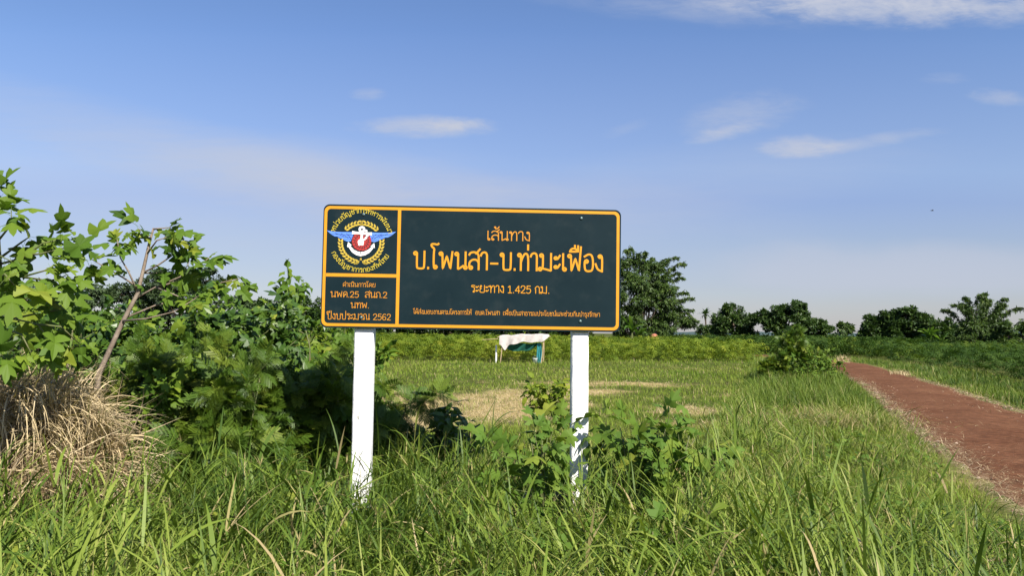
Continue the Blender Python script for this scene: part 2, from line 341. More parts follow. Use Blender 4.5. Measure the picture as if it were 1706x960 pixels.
def straw(x, y):
    x = np.asarray(x, float); y = np.asarray(y, float); m = np.zeros(np.broadcast(x, y).shape)
    n = vn(x, y, .9)*.6+vn(x, y, .33)*.4
    for cx, cy, a, b in PATCH: m = np.maximum(m, 1.38-np.sqrt(((x-cx)/a)**2+((y-cy)/b)**2))
    m = np.clip((m*1.15+(n-.5)*1.5-.32)*1.9, 0, 1)
    edge = np.exp(-((x-road_l(y)+.0)/.35)**2)+np.exp(-((x-road_r(y))/.5)**2)
    m = m*np.clip(.35+1.5*vn(x, y, .22)*vn(x+7, y, .5)*1.7, 0, 1)
    return np.clip(m+.35*edge*n, 0, 1)
def tall(x, y):
    """height of the rank grass, 0 where it is mown"""
    dl = road_l(y)+np.clip((7.4-y)*.45, 0, 1.3)-x; n = vn(x, y, 1.7)*.6+vn(x, y, .6)*.4
    edge_y = 8.6+1.6*(vn(x, x*0, 1.3)-.3)+np.clip((x-2.0)*.9, 0, 3)
    h = np.clip((edge_y-y)/1.6, 0, 1)*(.30+.36*n)*(1-.42*np.clip((x-1.0)/2.2, 0, 1))
    h = h*(1-.60*np.clip(1.4-np.hypot((x-.24)/.30, (y-5.9)/1.2), 0, 1))
    strip = np.clip(dl/.7, 0, 1)*np.clip((3.4+.02*y+1.2*(n-.5)-dl)/1.0, 0, 1)*np.clip((52-y)/8, 0, 1)*np.clip((y-6)/4, 0, 1)*(.22+.12*np.clip((y-14)/6, 0, 1)+.42*n)
    h = np.maximum(h*np.clip(dl/1.7, .30, 1), strip)
    dead = np.clip(1.3-np.hypot((x-5.2)/1.2, (y-13.3)/2.9), 0, 1); h = h*(1-.72*np.clip(dead*2, 0, 1))
    h = np.where((dl < .0) & (x < road_r(y)+.05), 0, h)
    rr = x-road_r(y); verge = np.clip(rr/.4, 0, 1)*np.clip((3.0-rr)/.6, 0, 1)*(.20+.2*n)*np.clip((y-6)/3, 0, 1)
    h = np.where(rr > 0, verge, h)
    left = np.clip((-1.2-x)/1.2, 0, 1)*np.clip((13.5-y)/2, 0, 1)*(.35+.3*n)
    return np.maximum(h, left)

# ground sheet
def axis(fine0, fine1, st, far, g=1.35):
    a = list(np.arange(fine0, fine1+st, st)); s = st; x = a[-1]
    while x < far: s *= g; x += s; a.append(x)
    s = st; x = a[0]; b = []
    while x > -far: s *= g; x -= s; b.append(x)
    return np.array(b[::-1]+a)
gxs = axis(-14, 22, .2, 7000); gys = axis(-3, 50, .2, 7000)
GX, GY = np.meshgrid(gxs, gys); GZ = T(GX, GY); inroad = (GX > road_l(GY)+.65) & (GX < road_r(GY)-.65) & (GY > -6) & (GY < 150); GZ = np.where(inroad, GZ-.06, GZ)
nx, ny = len(gxs), len(gys); ii = (np.arange(ny-1)[:, None]*nx+np.arange(nx-1)[None]).ravel()
gr = mesh('ground', np.stack([GX, GY, GZ], -1).reshape(-1, 3), [np.stack([ii, ii+1, ii+nx+1, ii+nx], -1)], M['soil'], smooth=True, attrs={'straw': straw(GX, GY).ravel()})
tag(gr, kind='structure')
# red laterite track
ys = np.concatenate([np.arange(-6, 60, .25), np.arange(60, 150, 1.0)]); rs = np.random.RandomState(2); cols = 15
rl = road_l(ys)+(vn(ys, ys*0, .9)-.5)*.34+(vn(ys, ys*0, .3)-.5)*.16; rr_ = road_r(ys)+(vn(ys, ys*0+9, .9)-.5)*.3
tt = np.linspace(0, 1, cols); RX = rl[:, None]*(1-tt)+rr_[:, None]*tt; RY = np.repeat(ys[:, None], cols, 1)
RZ = -.035+.055*np.clip(np.minimum(tt, 1-tt)*6, 0, 1)[None]+.05*np.sin(tt*math.pi)[None]**.6-.02*np.exp(-((tt-.28)/.09)**2)[None]-.02*np.exp(-((tt-.72)/.09)**2)[None]+(vn(RX, RY, .5)-.5)*.014
ii = (np.arange(len(ys)-1)[:, None]*cols+np.arange(cols-1)[None]).ravel()
ed = np.clip(1-np.minimum(tt, 1-tt)*11, 0, 1)[None]*(.1+1.0*vn(RX, RY, .35))+.5*np.clip((7.5-RY)/3, 0, 1)*vn(RX, RY, .8)*np.clip(1-tt*1.6, 0, 1)[None]
rd = mesh('dirt_road', np.stack([RX, RY, RZ], -1).reshape(-1, 3), [np.stack([ii, ii+1, ii+cols+1, ii+cols], -1)], M['road'], smooth=True, attrs={'straw': np.clip(ed, 0, 1).ravel()})
tag(rd, kind='structure')
# hills far off to the right
def ridge(name, x0, x1, y, h, seed, label=None):
    n = 90; xs = np.linspace(x0, x1, n); prof = h*(.35+.65*vn(xs, xs*0+seed, (x1-x0)/7))*np.clip(np.minimum(xs-x0, x1-xs)/((x1-x0)*.25), 0, 1)
    prof += (vn(xs, xs*0+seed+3, 18)-.5)*h*.10
    rows = [(0, 0), (.35, .55), (.7, .9), (1, 1), (1.6, .5), (2.2, -.02)]
    V_ = np.array([[x, y+d*160, p*k-.5] for d, k in rows for x, p in zip(xs, prof)]); m = len(rows)
    i = (np.arange(m-1)[:, None]*n+np.arange(n-1)[None]).ravel()
    return tag(mesh(name, V_, [np.stack([i, i+1, i+n+1, i+n], -1)], M['hill'], smooth=True), kind='structure')
ridge('hill', 820, 2300, 1400, 62, 3)
ridge('hill', 300, 1150, 1900, 17, 8)
# ------------------------------------------------------------------ the road sign
SIGN = empty('road_sign', (-.322, 6.404, 0), R(1.73))
tag(SIGN, 'wide dark green road sign with orange lettering on two white posts', 'road sign')
BT = .00533; BC = 2.113; BW, BH = 2.4, .993
def S3(u, v, d=0.0):   # board coordinates (metres from its centre, d towards the viewer) -> the sign's own space
    u = np.asarray(u, float); v = np.asarray(v, float)
    return np.stack([u*math.cos(BT)+v*math.sin(BT), np.zeros_like(u)-d, BC-u*math.sin(BT)+v*math.cos(BT)], -1)
def B(px, py):         # where a mark sits on the board, read off the photo's board corners
    a = (py-340)/206; xl = 539.3-5.6*a; xr = 1035.2-2*a; s = (px-xl)/(xr-xl)
    yt = 340+10*s; yb = 546.5+7.6*s; t = (py-yt)/(yb-yt)
    return (s-.5)*BW, (.5-t)*BH
def rrect(w, h, r, n=8, cx=0, cy=0):
    P = []
    for sx, sy, a0 in ((1, 1, 0), (-1, 1, 90), (-1, -1, 180), (1, -1, 270)):
        for i in range(n+1):
            a = R(a0+90*i/n); P.append((cx+sx*(w/2-r)+r*math.cos(a), cy+sy*(h/2-r)+r*math.sin(a)))
    return np.array(P)
def prism(P, d0, d1):
    n = len(P); V_ = np.vstack([S3(P[:, 0], P[:, 1], d1), S3(P[:, 0], P[:, 1], d0)]); i = np.arange(n); j = (i+1) % n
    return V_, [i[None], (i[::-1]+n)[None], np.stack([j, i, i+n, j+n], -1)], np.full(2*n, .5)
def put(name, parts, m, parent, **k):
    V_, F_, va = join(parts); return mesh(name, V_, F_, m, parent, va, **k)
put('panel', [prism(rrect(BW, BH, .05), -.004, 0)], M['panel'], SIGN)
def band(outer, inner, d):
    n = len(outer); V_ = np.vstack([S3(outer[:, 0], outer[:, 1], d), S3(inner[:, 0], inner[:, 1], d)]); i = np.arange(n); j = (i+1) % n
    return V_, [np.stack([i, j, j+n, i+n], -1)], np.full(2*n, .5)
put('border', [band(rrect(BW-.020, BH-.028, .045, cx=-.002), rrect(BW-.066, BH-.074, .030, cx=-.002), .0012)], M['yellow'], SIGN)
def flat(P, d):  # a painted shape: convex or star-shaped polygon, fanned from its centre
    P = np.array(P, float); c = P.mean(0); n = len(P); Q = np.vstack([c, P]); i = np.arange(n)
    return S3(Q[:, 0], Q[:, 1], d), [np.stack([np.zeros(n, int), i+1, (i+1) % n+1], -1)], np.full(n+1, .5)
def stroke(P, w, d):
    P = np.array(P, float); t = nrm(np.gradient(P, axis=0)); w = np.broadcast_to(np.array(w, float), (len(P),))
    nn = np.stack([-t[:, 1], t[:, 0]], -1)*w[:, None]/2; Q = np.stack([P-nn, P+nn], 1).reshape(-1, 2); i = np.arange(len(P)-1)*2
    return S3(Q[:, 0], Q[:, 1], d), [np.stack([i, i+2, i+3, i+1], -1)], np.full(len(Q), .5)
u1, _ = B(664.8, 350); u2, _ = B(660.2, 545); ud = (u1+u2)/2
_, vd = B(600, 459.5)
put('divider', [stroke([(ud, -BH/2+.037), (ud, 0), (ud, BH/2-.037)], .026, .0013)], M['yellow'], SIGN)
put('divider', [stroke([(-BW/2+.033, vd), (-1, vd), (ud-.013, vd)], .027, .0013)], M['yellow'], SIGN)
# lettering: a looped Thai sign-writer's hand, each character a few brush strokes (x-height 1)
def O(cx, cy, a0, s=1, r=.085): return [(cx+r*math.cos(R(a0+s*45*i)), cy+r*math.sin(R(a0+s*45*i))) for i in range(9)]
STEM = O(.12, .88, 0, 1)+[(.205, .80)]
FOOT = [(.12, .2)]+O(.205, .10, 180, -1)
GL = {
 'ก': (.64, [[(.12,0),(.12,.56),(.12,.56),(.04,.66),(.12,.84),(.3,1),(.48,.92),(.54,.7),(.54,0)]]),
 'ค': (.68, [O(.34,.50,200,-1)+[(.24,.36),(.12,0)], [(.12,0),(.08,.6),(.14,.9),(.34,1),(.53,.9),(.58,.6),(.58,0)]]),
 'ด': (.68, [O(.34,.42,160,1)+[(.22,.24),(.12,0)], [(.12,0),(.08,.6),(.14,.9),(.34,1),(.53,.9),(.58,.6),(.58,0)]]),
 'ต': (.70, [O(.34,.42,160,1)+[(.22,.24),(.12,0)], [(.12,0),(.08,.6),(.12,.98),(.24,.98),(.34,.86),(.44,.98),(.56,.98),(.60,.6),(.60,0)]]),
 'ง': (.52, [O(.30,.88,180,-1)[::1]+[(.36,.96),(.43,.82),(.42,0),(.42,0)], [(.42,.02),(.30,.06),(.16,.14),(.05,.45)]]),
 'ช': (.72, [O(.20,.72,0,1)+[(.24,.86),(.14,1),(.34,.96),(.28,.66),(.17,.36),(.20,0),(.5,0),(.56,.2),(.56,.55),(.44,.66),(.50,.84),(.66,1.04)]]),
 'ญ': (.98, [O(.14,.10,180,-1)+[(.2,.3),(.18,.5),(.05,.68),(.13,.92),(.3,1),(.45,.92),(.50,.6),(.50,0),(.66,0),(.86,.04),(.88,.3),(.88,1)], [(.46,-.30),(.54,-.16),(.64,-.26),(.74,-.36),(.88,-.30),(.88,-.10)]]),
 'ณ': (1.02, [O(.14,.10,180,-1)+[(.2,.3),(.18,.5),(.05,.68),(.13,.92),(.3,1),(.45,.92),(.50,.6),(.50,.08),(.58,0),(.74,.14)], [(.84,1),(.84,.2)]+O(.84,.10,90,1)]),
 'ท': (.72, [STEM+[(.205,0)], [(.205,.45),(.28,.72),(.42,.98),(.56,.96),(.62,.7),(.62,0)]]),
 'ธ': (.64, [[(.54,.90),(.40,1),(.14,1),(.08,.84),(.2,.74),(.46,.70),(.56,.5),(.56,.04),(.33,0),(.10,.04),(.10,.52)]]),
 'น': (.76, [STEM+[(.205,.0),(.205,.0),(.34,.08),(.50,.20)], [(.62,1),(.62,.2)]+O(.62,.10,90,1)]),
 'ม': (.84, [[(x+.04, y) for x, y in STEM]+[(.245,.16)]+O(.09,.09,20,1), [(.245,.12),(.42,.08),(.70,.0),(.70,.0),(.70,1)]]),
 'บ': (.72, [STEM+[(.205,.10),(.25,0),(.56,0),(.62,.10),(.62,1)]]),
 'ป': (.72, [STEM+[(.205,.10),(.25,0),(.56,0),(.62,.10),(.62,1.42)]]),
 'ย': (.70, [O(.2,.88,0,1)+[(.10,.76),(.10,.60),(.26,.55),(.26,.55),(.10,.46),(.09,.04),(.3,0),(.54,0),(.60,.10),(.60,1)]]),
 'พ': (.88, [STEM+[(.235,.02),(.235,.02),(.45,.74),(.45,.74),(.66,.02),(.66,.02),(.76,1)]]),
 'ฟ': (.88, [STEM+[(.235,.02),(.235,.02),(.45,.74),(.45,.74),(.66,.02),(.66,.02),(.76,1.42)]]),
 'ภ': (.70, [O(.12,.10,180,-1)+[(.2,.3),(.18,.5),(.05,.66),(.13,.92),(.34,1),(.54,.92),(.60,.6),(.60,0)]]),
 'ร': (.52, [O(.34,.10,180,1)+[(.40,.24),(.42,.6),(.34,.74),(.10,.76),(.08,.94),(.24,1),(.46,.92)]]),
 'ล': (.68, [[(.06,.84),(.14,.98),(.38,1.02),(.58,.9),(.60,.6),(.60,0)], [(.59,.40),(.50,.56),(.26,.58),(.08,.42),(.07,.2)]+O(.16,.10,160,1)]),
 'ส': (.68, [[(.06,.84),(.14,.98),(.38,1.02),(.58,.9),(.60,.6),(.60,0)], [(.59,.40),(.50,.56),(.26,.58),(.08,.42),(.07,.2)]+O(.16,.10,160,1), [(.44,.92),(.50,.98),(.66,1.18)]]),
 'ว': (.54, [O(.36,.10,180,1)+[(.42,.3),(.44,.6),(.40,.94),(.2,1.02),(.04,.82)]]),
 'ษ': (.80, [STEM+[(.205,.10),(.25,0),(.56,0),(.62,.10),(.62,1)], O(.40,.50,180,1,.07)+[(.5,.56),(.74,.46)]]),
 'ห': (.74, [STEM+[(.205,0)], [(.205,.40),(.32,.62),(.50,.66),(.60,.44),(.60,0)], [(.42,.66),(.48,.80)]+O(.55,.90,200,-1)]),
 'อ': (.66, [O(.20,.58,90,-1)+[(.10,.62),(.09,.3),(.14,.04),(.34,0),(.54,.06),(.58,.5),(.52,.94),(.32,1.02),(.08,.86)]]),
 'ฒ': (1.0, [O(.2,.72,0,1)+[(.24,.86),(.12,1),(.30,.98),(.24,.7),(.14,.3),(.14,0),(.14,0),(.32,.3),(.44,.02),(.60,.02),(.60,.9),(.60,.9),(.72,1),(.88,.9),(.88,0)]]),
 'ะ': (.42, [O(.12,.74,60,1,.07)+[(.2,.64),(.36,.90)], O(.12,.22,60,1,.07)+[(.2,.12),(.36,.38)]]),
 'า': (.48, [[(.03,.80),(.10,.98),(.28,1.02),(.38,.9),(.38,.6),(.38,0)]]),
 'ำ': (.48, [[(.03,.80),(.10,.98),(.28,1.02),(.38,.9),(.38,.6),(.38,0)], O(-.16,1.28,0,1,.075)]),
 'เ': (.36, [[(.12,1),(.12,.2)]+O(.205,.10,180,1)]), 'แ': (.66, [[(.12,1),(.12,.2)]+O(.205,.10,180,1), [(.42,1),(.42,.2)]+O(.505,.10,180,1)]),
 'โ': (.44, [O(.26,.10,0,1)[::1]+[(.26,.0),(.16,.06),(.16,1.0),(.20,1.16),(.02,1.30),(.02,1.44),(.20,1.44),(.36,1.40),(.42,1.46)]]),
 'ไ': (.38, [O(.26,.10,0,1)+[(.26,.0),(.16,.06),(.16,1.15),(.12,1.40),(.0,1.40),(-.04,1.26)], [(.10,1.36),(.20,1.46),(.30,1.56)]]),
 'ใ': (.38, [O(.26,.10,0,1)+[(.26,.0),(.16,.06),(.16,1.1),(.26,1.26),(.20,1.44),(.06,1.44)]+O(.04,1.34,60,1,.06)]),
 'ิ': (0, [[(-.54,1.14),(-.48,1.28),(-.32,1.34),(-.14,1.26),(-.10,1.14),(-.54,1.14)]]),
 'ี': (0, [[(-.54,1.14),(-.48,1.28),(-.32,1.34),(-.14,1.26),(-.10,1.14),(-.54,1.14)], [(-.10,1.14),(-.10,1.46)]]),
 'ื': (0, [[(-.54,1.14),(-.48,1.28),(-.32,1.34),(-.14,1.26),(-.10,1.14),(-.54,1.14)], [(-.08,1.14),(-.08,1.48)], [(-.26,1.30),(-.26,1.50)]]),
 'ั': (0, [O(-.34,1.26,0,1,.07)+[(-.30,1.16),(-.12,1.20),(-.02,1.44)]]),
 '็': (0, [[(-.46,1.16),(-.44,1.34),(-.30,1.26),(-.30,1.16),(-.22,1.36),(-.08,1.40)]]),
 '่': (0, [[(-.12,1.20),(-.12,1.48)]]),
 '้': (0, [O(-.36,1.42,0,1,.05)+[(-.30,1.40),(-.34,1.24),(-.16,1.26),(-.04,1.48)]]),
 '์': (0, [O(-.22,1.24,0,1,.065)+[(-.15,1.34),(-.20,1.42),(-.04,1.52)]]),
 'ุ': (0, [O(-.18,-.20,0,1,.05)+[(-.08,-.20),(-.08,-.46)]]),
 '1': (.56, [[(.08,.80),(.20,.92),(.28,1),(.28,1),(.28,0)], [(.08,.0),(.48,.0)]]),
 '2': (.62, [[(.07,.76),(.10,.96),(.30,1.04),(.52,.92),(.50,.62),(.34,.38),(.06,.02),(.06,.02),(.54,.0)]]),
 '4': (.64, [[(.44,0),(.44,1),(.44,1),(.05,.30),(.05,.30),(.58,.30)]]),
 '5': (.62, [[(.50,1),(.14,1),(.14,1),(.10,.54),(.10,.54),(.3,.66),(.52,.56),(.54,.2),(.40,.0),(.2,-.02),(.06,.08)]]),
 '6': (.64, [[(.50,.92),(.40,1.02),(.18,.96),(.08,.6),(.08,.2),(.2,0),(.42,0),(.54,.16),(.52,.46),(.34,.58),(.10,.42)]]),
 '.': (.26, [[(.12,.0),(.12,.07)]]), '-': (.62, [[(.12,.36),(.50,.36)]]), ' ': (.36, []),
}
def chaikin(P, it=2):
    P = np.array(P, float)
    for _ in range(it):
        a = P[:-1]*.75+P[1:]*.25; b = P[:-1]*.25+P[1:]*.75; P = np.vstack([P[:1], np.stack([a, b], 1).reshape(-1, 2), P[-1:]])
    k = np.r_[True, np.linalg.norm(np.diff(P, axis=0), axis=1) > 1e-4]; return P[k]
def strokes(s):
    x = 0.0; out = []; prev = ''; upper = False
    for ch in s:
        w, st = GL[ch]; dx = dy = 0
        if w == 0:
            if prev in 'ปฟ': dx = -.20
            if prev in 'ร': dx = .06
            if ch in '่้์' and upper: dy = .36
            if ch in 'ิีืั็': upper = True
            if ch in 'ุ' and prev == 'ร': dx = 0
        else: prev = ch; upper = False
        for p in st:
            q = chaikin(p); out.append(q+[x+dx, dy])
        x += w
    return out
def brush(Ps, w, d, fmap=None):
    """centre lines (already in board metres) -> thin painted strips, each laid a hair above the last"""
    parts = []
    for i, P in enumerate(Ps):
        t = P[-1]-P[-2]; P = np.vstack([P, P[-1]+t/max(np.linalg.norm(t), 1e-9)*w*.35]); t = P[0]-P[1]; P = np.vstack([P[0]+t/max(np.linalg.norm(t), 1e-9)*w*.35, P])
        n = len(P); V_, F_, va = stroke(P, w, 0.0); V_[:, 1] -= d+np.repeat(np.linspace(0, .00035, n), 2)+(i % 5)*.00007
        parts.append((V_, F_, va))
    return join(parts)
def line(s, x0, x1, y0, y1, m, wt=.17, ref=None):
    """fit a line of writing to the box x0..x1, y0..y1 measured at its left end"""
    st = strokes(s); al = np.vstack(st); lo, hi = al.min(0), al.max(0)
    if ref: rf = np.vstack(strokes(ref)); lo[1], hi[1] = rf[:, 1].min(), rf[:, 1].max()      # words of one line share its height
    ul, vt = B(x0, y0); ur, _ = B(x1, y0); _, vb = B(x0, y1); sc = (vt-vb)/(hi[1]-lo[1]+wt); w = wt*sc
    f = lambda P: np.stack([ul+w/2+(P[:, 0]-lo[0])/(hi[0]-lo[0])*(ur-ul-w), vb+w/2+(P[:, 1]-lo[1])*sc], -1)
    V_, F_, va = brush([f(p) for p in st], w, .0014); return mesh('lettering', V_, F_, m, SIGN)
line('เส้นทาง', 811, 882, 377, 401.5, M['orange'], .112)
line('บ.โพนสา-บ.ท่ามะเฟือง', 687.5, 1005, 403, 449.5, M['yellow'], .115)
line('ระยะทาง 1.425 กม.', 783.7, 914, 475, 488.5, M['yellow'], .112)
FULL = 'ได้ส่งมอบงานตามโครงการให้อบต.โพนสาเพื่อเป็นสาธารณประโยชน์และช่วยกันบำรุงรักษา'
line('ได้ส่งมอบงานตามโครงการให้', 687, 785, 512, 526.5, M['orange'], .125, FULL); line('อบต.โพนสา', 790.6, 831.4, 513.7, 528.1, M['orange'], .125, FULL)
line('เพื่อเป็นสาธารณประโยชน์และช่วยกันบำรุงรักษา', 837, 999, 514.5, 528.9, M['orange'], .125, FULL)
line('ดำเนินการโดย', 571.2, 624.8, 468.8, 478.6, M['orange'], .125)
line('นพค.25', 550.6, 597.5, 484, 496.3, M['orange'], .118, 'นพค.25สนภ.2'); line('สนภ.2', 607.5, 644.4, 485, 497.2, M['orange'], .118, 'นพค.25สนภ.2')
line('นทพ.', 583.8, 613.8, 504.2, 514.3, M['orange'], .118)
line('ปีงบประมาณ 2562', 543.8, 650.6, 517.8, 533, M['orange'], .112)
# emblem: everything measured in eighths of a photo pixel round its centre
ec = np.array(B(601.2, 402.5)); PX = 2.4/497/8
EM = bpy.data.objects.new('emblem', None); link(EM, SIGN)
def E(x, y): return (ec[0]+(x-650)*PX, ec[1]-(y-580)*PX)
def EP(L_): return [E(*p) for p in L_]
def ring_text(s, Rr, a0, a1, hh, inward, m):
    st = strokes(s); al = np.vstack(st); lo, hi = al.min(0), al.max(0); c0 = np.array(E(650, 568))
    def f(P):
        a = np.radians(a0+(a1-a0)*(P[:, 0]-lo[0])/(hi[0]-lo[0])); r = (Rr-P[:, 1]*hh if inward else Rr+P[:, 1]*hh)*PX
        return c0+np.stack([r*np.cos(a), r*np.sin(a)], -1)
    V_, F_, va = brush([f(p) for p in st], .15*hh*PX, .0014); return mesh('ring_lettering', V_, F_, m, EM)
ring_text('หน่วยบัญชาการทหารพัฒนา', 368, 163, 16, 52, False, M['olive'])
ring_text('กองบัญชาการกองทัพไทย', 425, 204, 331, 52, True, M['olive'])
for sg in (-1, 1):
    W = []
    for i in range(19):
        a = -84+i*(170/18); 
        if 2 < a < 30: continue
        for side in (-1, 1):
            ar = R(a if sg > 0 else 180-a); rx, ry = 272, 262
            p = np.array([650+rx*math.cos(ar), 600-ry*math.sin(ar)]); tdir = np.array([-math.sin(ar), -math.cos(ar)])*(1 if sg > 0 else -1)
            out = np.array([math.cos(ar), -math.sin(ar)]); d = tdir*.86+out*side*.50; nn = np.array([-d[1], d[0]]); q = p+out*side*4
            W.append(flat(EP([q, q+d*18+nn*13, q+d*40+nn*11, q+d*62, q+d*40-nn*11, q+d*18-nn*13]), .0014))
    fx = lambda L_: [(650+sg*(x-650), y) for x, y in L_]
    W += [flat(EP(fx([(668,840),(700,850),(745,885),(712,890),(672,868)])), .0014), flat(EP(fx([(652,805),(660,805),(662,835),(652,835)])), .0014)]
    put('wreath_branch', W, M['wreath'], EM)
def wing(sg, name='wing'):
    f = lambda L_: EP([(650+sg*(650-x), y) for x, y in L_])
    FE = [[(190,443),(250,455),(385,462),(535,460),(548,478),(540,500),(380,492),(240,486)], [(240,490),(380,497),(538,506),(530,530),(420,525),(300,522)],
          [(330,526),(430,530),(528,536),(522,556),(440,556),(370,546)], [(400,554),(450,561),(520,562),(512,582),(470,588),(430,574)]]
    put(name, [flat(f(p), .0018) for p in FE], M['wing_blue'], EM)
    return [stroke(f([(300,478),(360,496),(420,520)]), 5*PX, .0024), stroke(f([(380,480),(430,510),(480,545)]), 5*PX, .0024), stroke(f([(450,480),(490,515),(515,560)]), 5*PX, .0024)]
lines = wing(1)+wing(-1)
circ = lambda x, y, r, n=26, a0=0, a1=360: [(x+r*math.cos(R(a0+(a1-a0)*i/n)), y+r*math.sin(R(a0+(a1-a0)*i/n))) for i in range(n+(a1-a0 != 360))]
put('disc', [flat(EP(circ(655, 580, 128)), .0022)], M['red'], EM)
for i in range(18):
    a = i*20; x0, y0 = 655+62*math.cos(R(a)), 580+62*math.sin(R(a)); x1, y1 = 655+124*math.cos(R(a+9)), 580+124*math.sin(R(a+9))
    lines.append(stroke(EP([(x0, y0), ((x0+x1)/2+4, (y0+y1)/2), (x1, y1)]), 6*PX, .0026))
lines.append(band(np.array(EP(circ(655, 580, 93))), np.array(EP(circ(655, 580, 87))), .0027))
lines += [stroke(EP([(660,470),(660,500),(650,560)]), 6*PX, .0036), stroke(EP([(645,700),(645,730),(645,770)]), 6*PX, .0036), stroke(EP([(530,680),(590,728),(645,738),(700,730),(770,690)]), 5*PX, .0036)]
put('outline', lines, M['line_dark'], EM)
A = [band(np.array(EP(circ(655, 421, 44))), np.array(EP(circ(655, 421, 15))), .0030), stroke(EP([(526,466),(590,470),(655,474),(720,477),(788,480)]), np.array([44, 30, 30, 30, 44])*PX, .0031),
     stroke(EP([(657,455),(655,520),(650,600)]), np.array([34, 30, 38])*PX, .0032), flat(EP(circ(645, 592, 42, 9)), .0033)]
arc = [(482,612),(505,665),(545,712),(595,742),(645,752),(700,742),(752,712),(795,668),(822,622)]
A += [stroke(EP(arc), np.array([16, 30, 44, 50, 56, 50, 44, 30, 16])*PX, .0030), flat(EP([(478,592),(530,640),(505,632),(490,664),(464,660)]), .0031), flat(EP([(822,600),(832,668),(806,660),(796,636),(768,652)]), .0031), flat(EP([(615,745),(680,745),(650,784)]), .0031)]
for x, y, r in ((712, 440, 17), (728, 472, 15), (728, 505, 16), (712, 533, 17), (690, 556, 15), (626, 625, 15), (668, 622, 15)): A.append(band(np.array(EP(circ(x, y, r, 12))), np.array(EP(circ(x, y, r*.35, 12))), .0035))
put('anchor', A, M['white_paint'], EM)
# bolts
for px, py in ((605, 357.5), (968, 364), (966, 536), (601, 530)):
    u, v = B(px, py); P = []
    for r_, d_ in ((.013, .0012), (.013, .004), (.009, .007), (.003, .0085)):
        an = np.arange(10)*2*math.pi/10; P.append(S3(u+r_*np.cos(an), v+r_*np.sin(an), d_))
    V_ = np.concatenate(P); i = np.arange(3)[:, None]*10; j = np.arange(10)[None]; j2 = (j+1) % 10
    mesh('bolt', V_, [np.stack([i+j, i+j2, i+10+j2, i+10+j], -1).reshape(-1, 4), (np.arange(10)+30)[None]], M['zinc'], SIGN, smooth=True)
# posts (behind the panel) with chamfered edges, and two steel rails on the panel's back
def post(u, w, lean, dx=0):
    zs = np.linspace(-.5, 2.58, 30); c = .010; dpt = .13; y0 = .030
    prof = [(-w/2+c, 0), (w/2-c, 0), (w/2, c), (w/2, dpt-c), (w/2-c, dpt), (-w/2+c, dpt), (-w/2, dpt-c), (-w/2, c)]; rs_ = np.random.RandomState(int(w*1e4))
    V_ = np.array([[u+x+lean*(z-1.6)+rs_.normal(0, .0009), y0+y+rs_.normal(0, .0009), z] for z in zs for x, y in prof]); k = 8
    i = np.arange(len(zs)-1)[:, None]*k; j = np.arange(k)[None]; j2 = (j+1) % k
    return mesh('post', V_, [np.stack([i+j, i+j2, i+k+j2, i+k+j], -1).reshape(-1, 4), (np.arange(k)+(len(zs)-1)*k)[None]], M['post'], SIGN)
iv = Matrix.Rotation(-R(1.73), 3, 'Z')
pu = lambda px, py: (iv @ (at(px, py, 6.42)-Vector((-.322, 6.404, 0)))).x
post(pu(606.5, 556), .152, .004); post(pu(968, 562), .136, .001)
for z in (2.42, 1.86): put('rail', [box((0, .0165, z), (2.2, .024, .04))], M['steel'], SIGN)

# ------------------------------------------------------------------ field shelter
SY = 42.0; o_ = at(872, 606, SY); SH = empty('field_shelter', (o_.x, SY, 0))
tag(SH, 'low field shelter of sticks with a white tarp roof and green netting', 'shelter')
def sl(px, py, dy=0.0):
    p = at(px, py, SY); return np.array([p.x-o_.x, dy, p.z])
for a, b in ((( 837, 562, 0), (833.2, 604, -.1)), ((906, 561, 0), (901, 606, -.1)), ((835, 563, 1.5), (834, 600, 1.5)), ((908, 561, 1.5), (907, 600, 1.5))):
    p, q = sl(*a), sl(*b); q[2] = -.1; put('pole', [tube([p, (p+q)/2+[.02, 0, 0], q], [.022, .025, .028])], M['pole'], SH)
put('ridge_pole', [tube([sl(803, 566.5, .1), sl(840, 564, .1), sl(880, 562, .1), sl(918, 561, .1)], [.014, .02, .02, .014])], M['pole'], SH)
put('ridge_pole', [tube([sl(828, 562, 1.45), sl(880, 561, 1.45), sl(912, 560, 1.45)], [.02, .02, .014])], M['pole'], SH)
nu, nv = 46, 22; u = np.linspace(0, 1, nu)[None].repeat(nv, 0); v = np.linspace(0, 1, nv)[:, None].repeat(nu, 1)
X0, X1 = sl(832, 562)[0], sl(914.5, 562)[0]; x = X0+(X1-X0)*u
topz = 1.42+.10*u+.04*np.sin(u*3.1)+.02*np.sin(u*17)
vr = .48; roof = np.clip(v/vr, 0, 1); flap = np.clip((v-vr)/(1-vr), 0, 1)
drop = .46-.12*np.clip((u-.3)/.7, 0, 1)**2+.04*np.sin(u*9)+.30*np.exp(-((u-.10)/.05)**2)-.30*np.clip((u-.85)/.15, 0, 1)
y = 1.5*(1-roof)-.02-flap*.06+.045*np.sin(u*31+v*3)*flap+.03*np.sin(u*13)*flap; z = topz-.03*np.sin(roof*3.14)-flap*drop+.015*np.sin(u*23+v*9)
x = x+.05*flap*np.sin(u*8)
i = (np.arange(nv-1)[:, None]*nu+np.arange(nu-1)[None]).ravel(); GR = [np.stack([i, i+1, i+nu+1, i+nu], -1)]
mesh('tarp', np.stack([x, y, z], -1).reshape(-1, 3), GR, M['tarp'], SH, smooth=True)
z = 1.0-v*(.42*np.sin(np.clip(u*.9+.12, 0, 1)*3.14)**.6)+.0*u-.03*np.sin(u*11); x = sl(843, 575)[0]+(sl(899, 575)[0]-sl(843, 575)[0])*u; y = .12+.05*np.sin(u*19+v*4)+.1*v
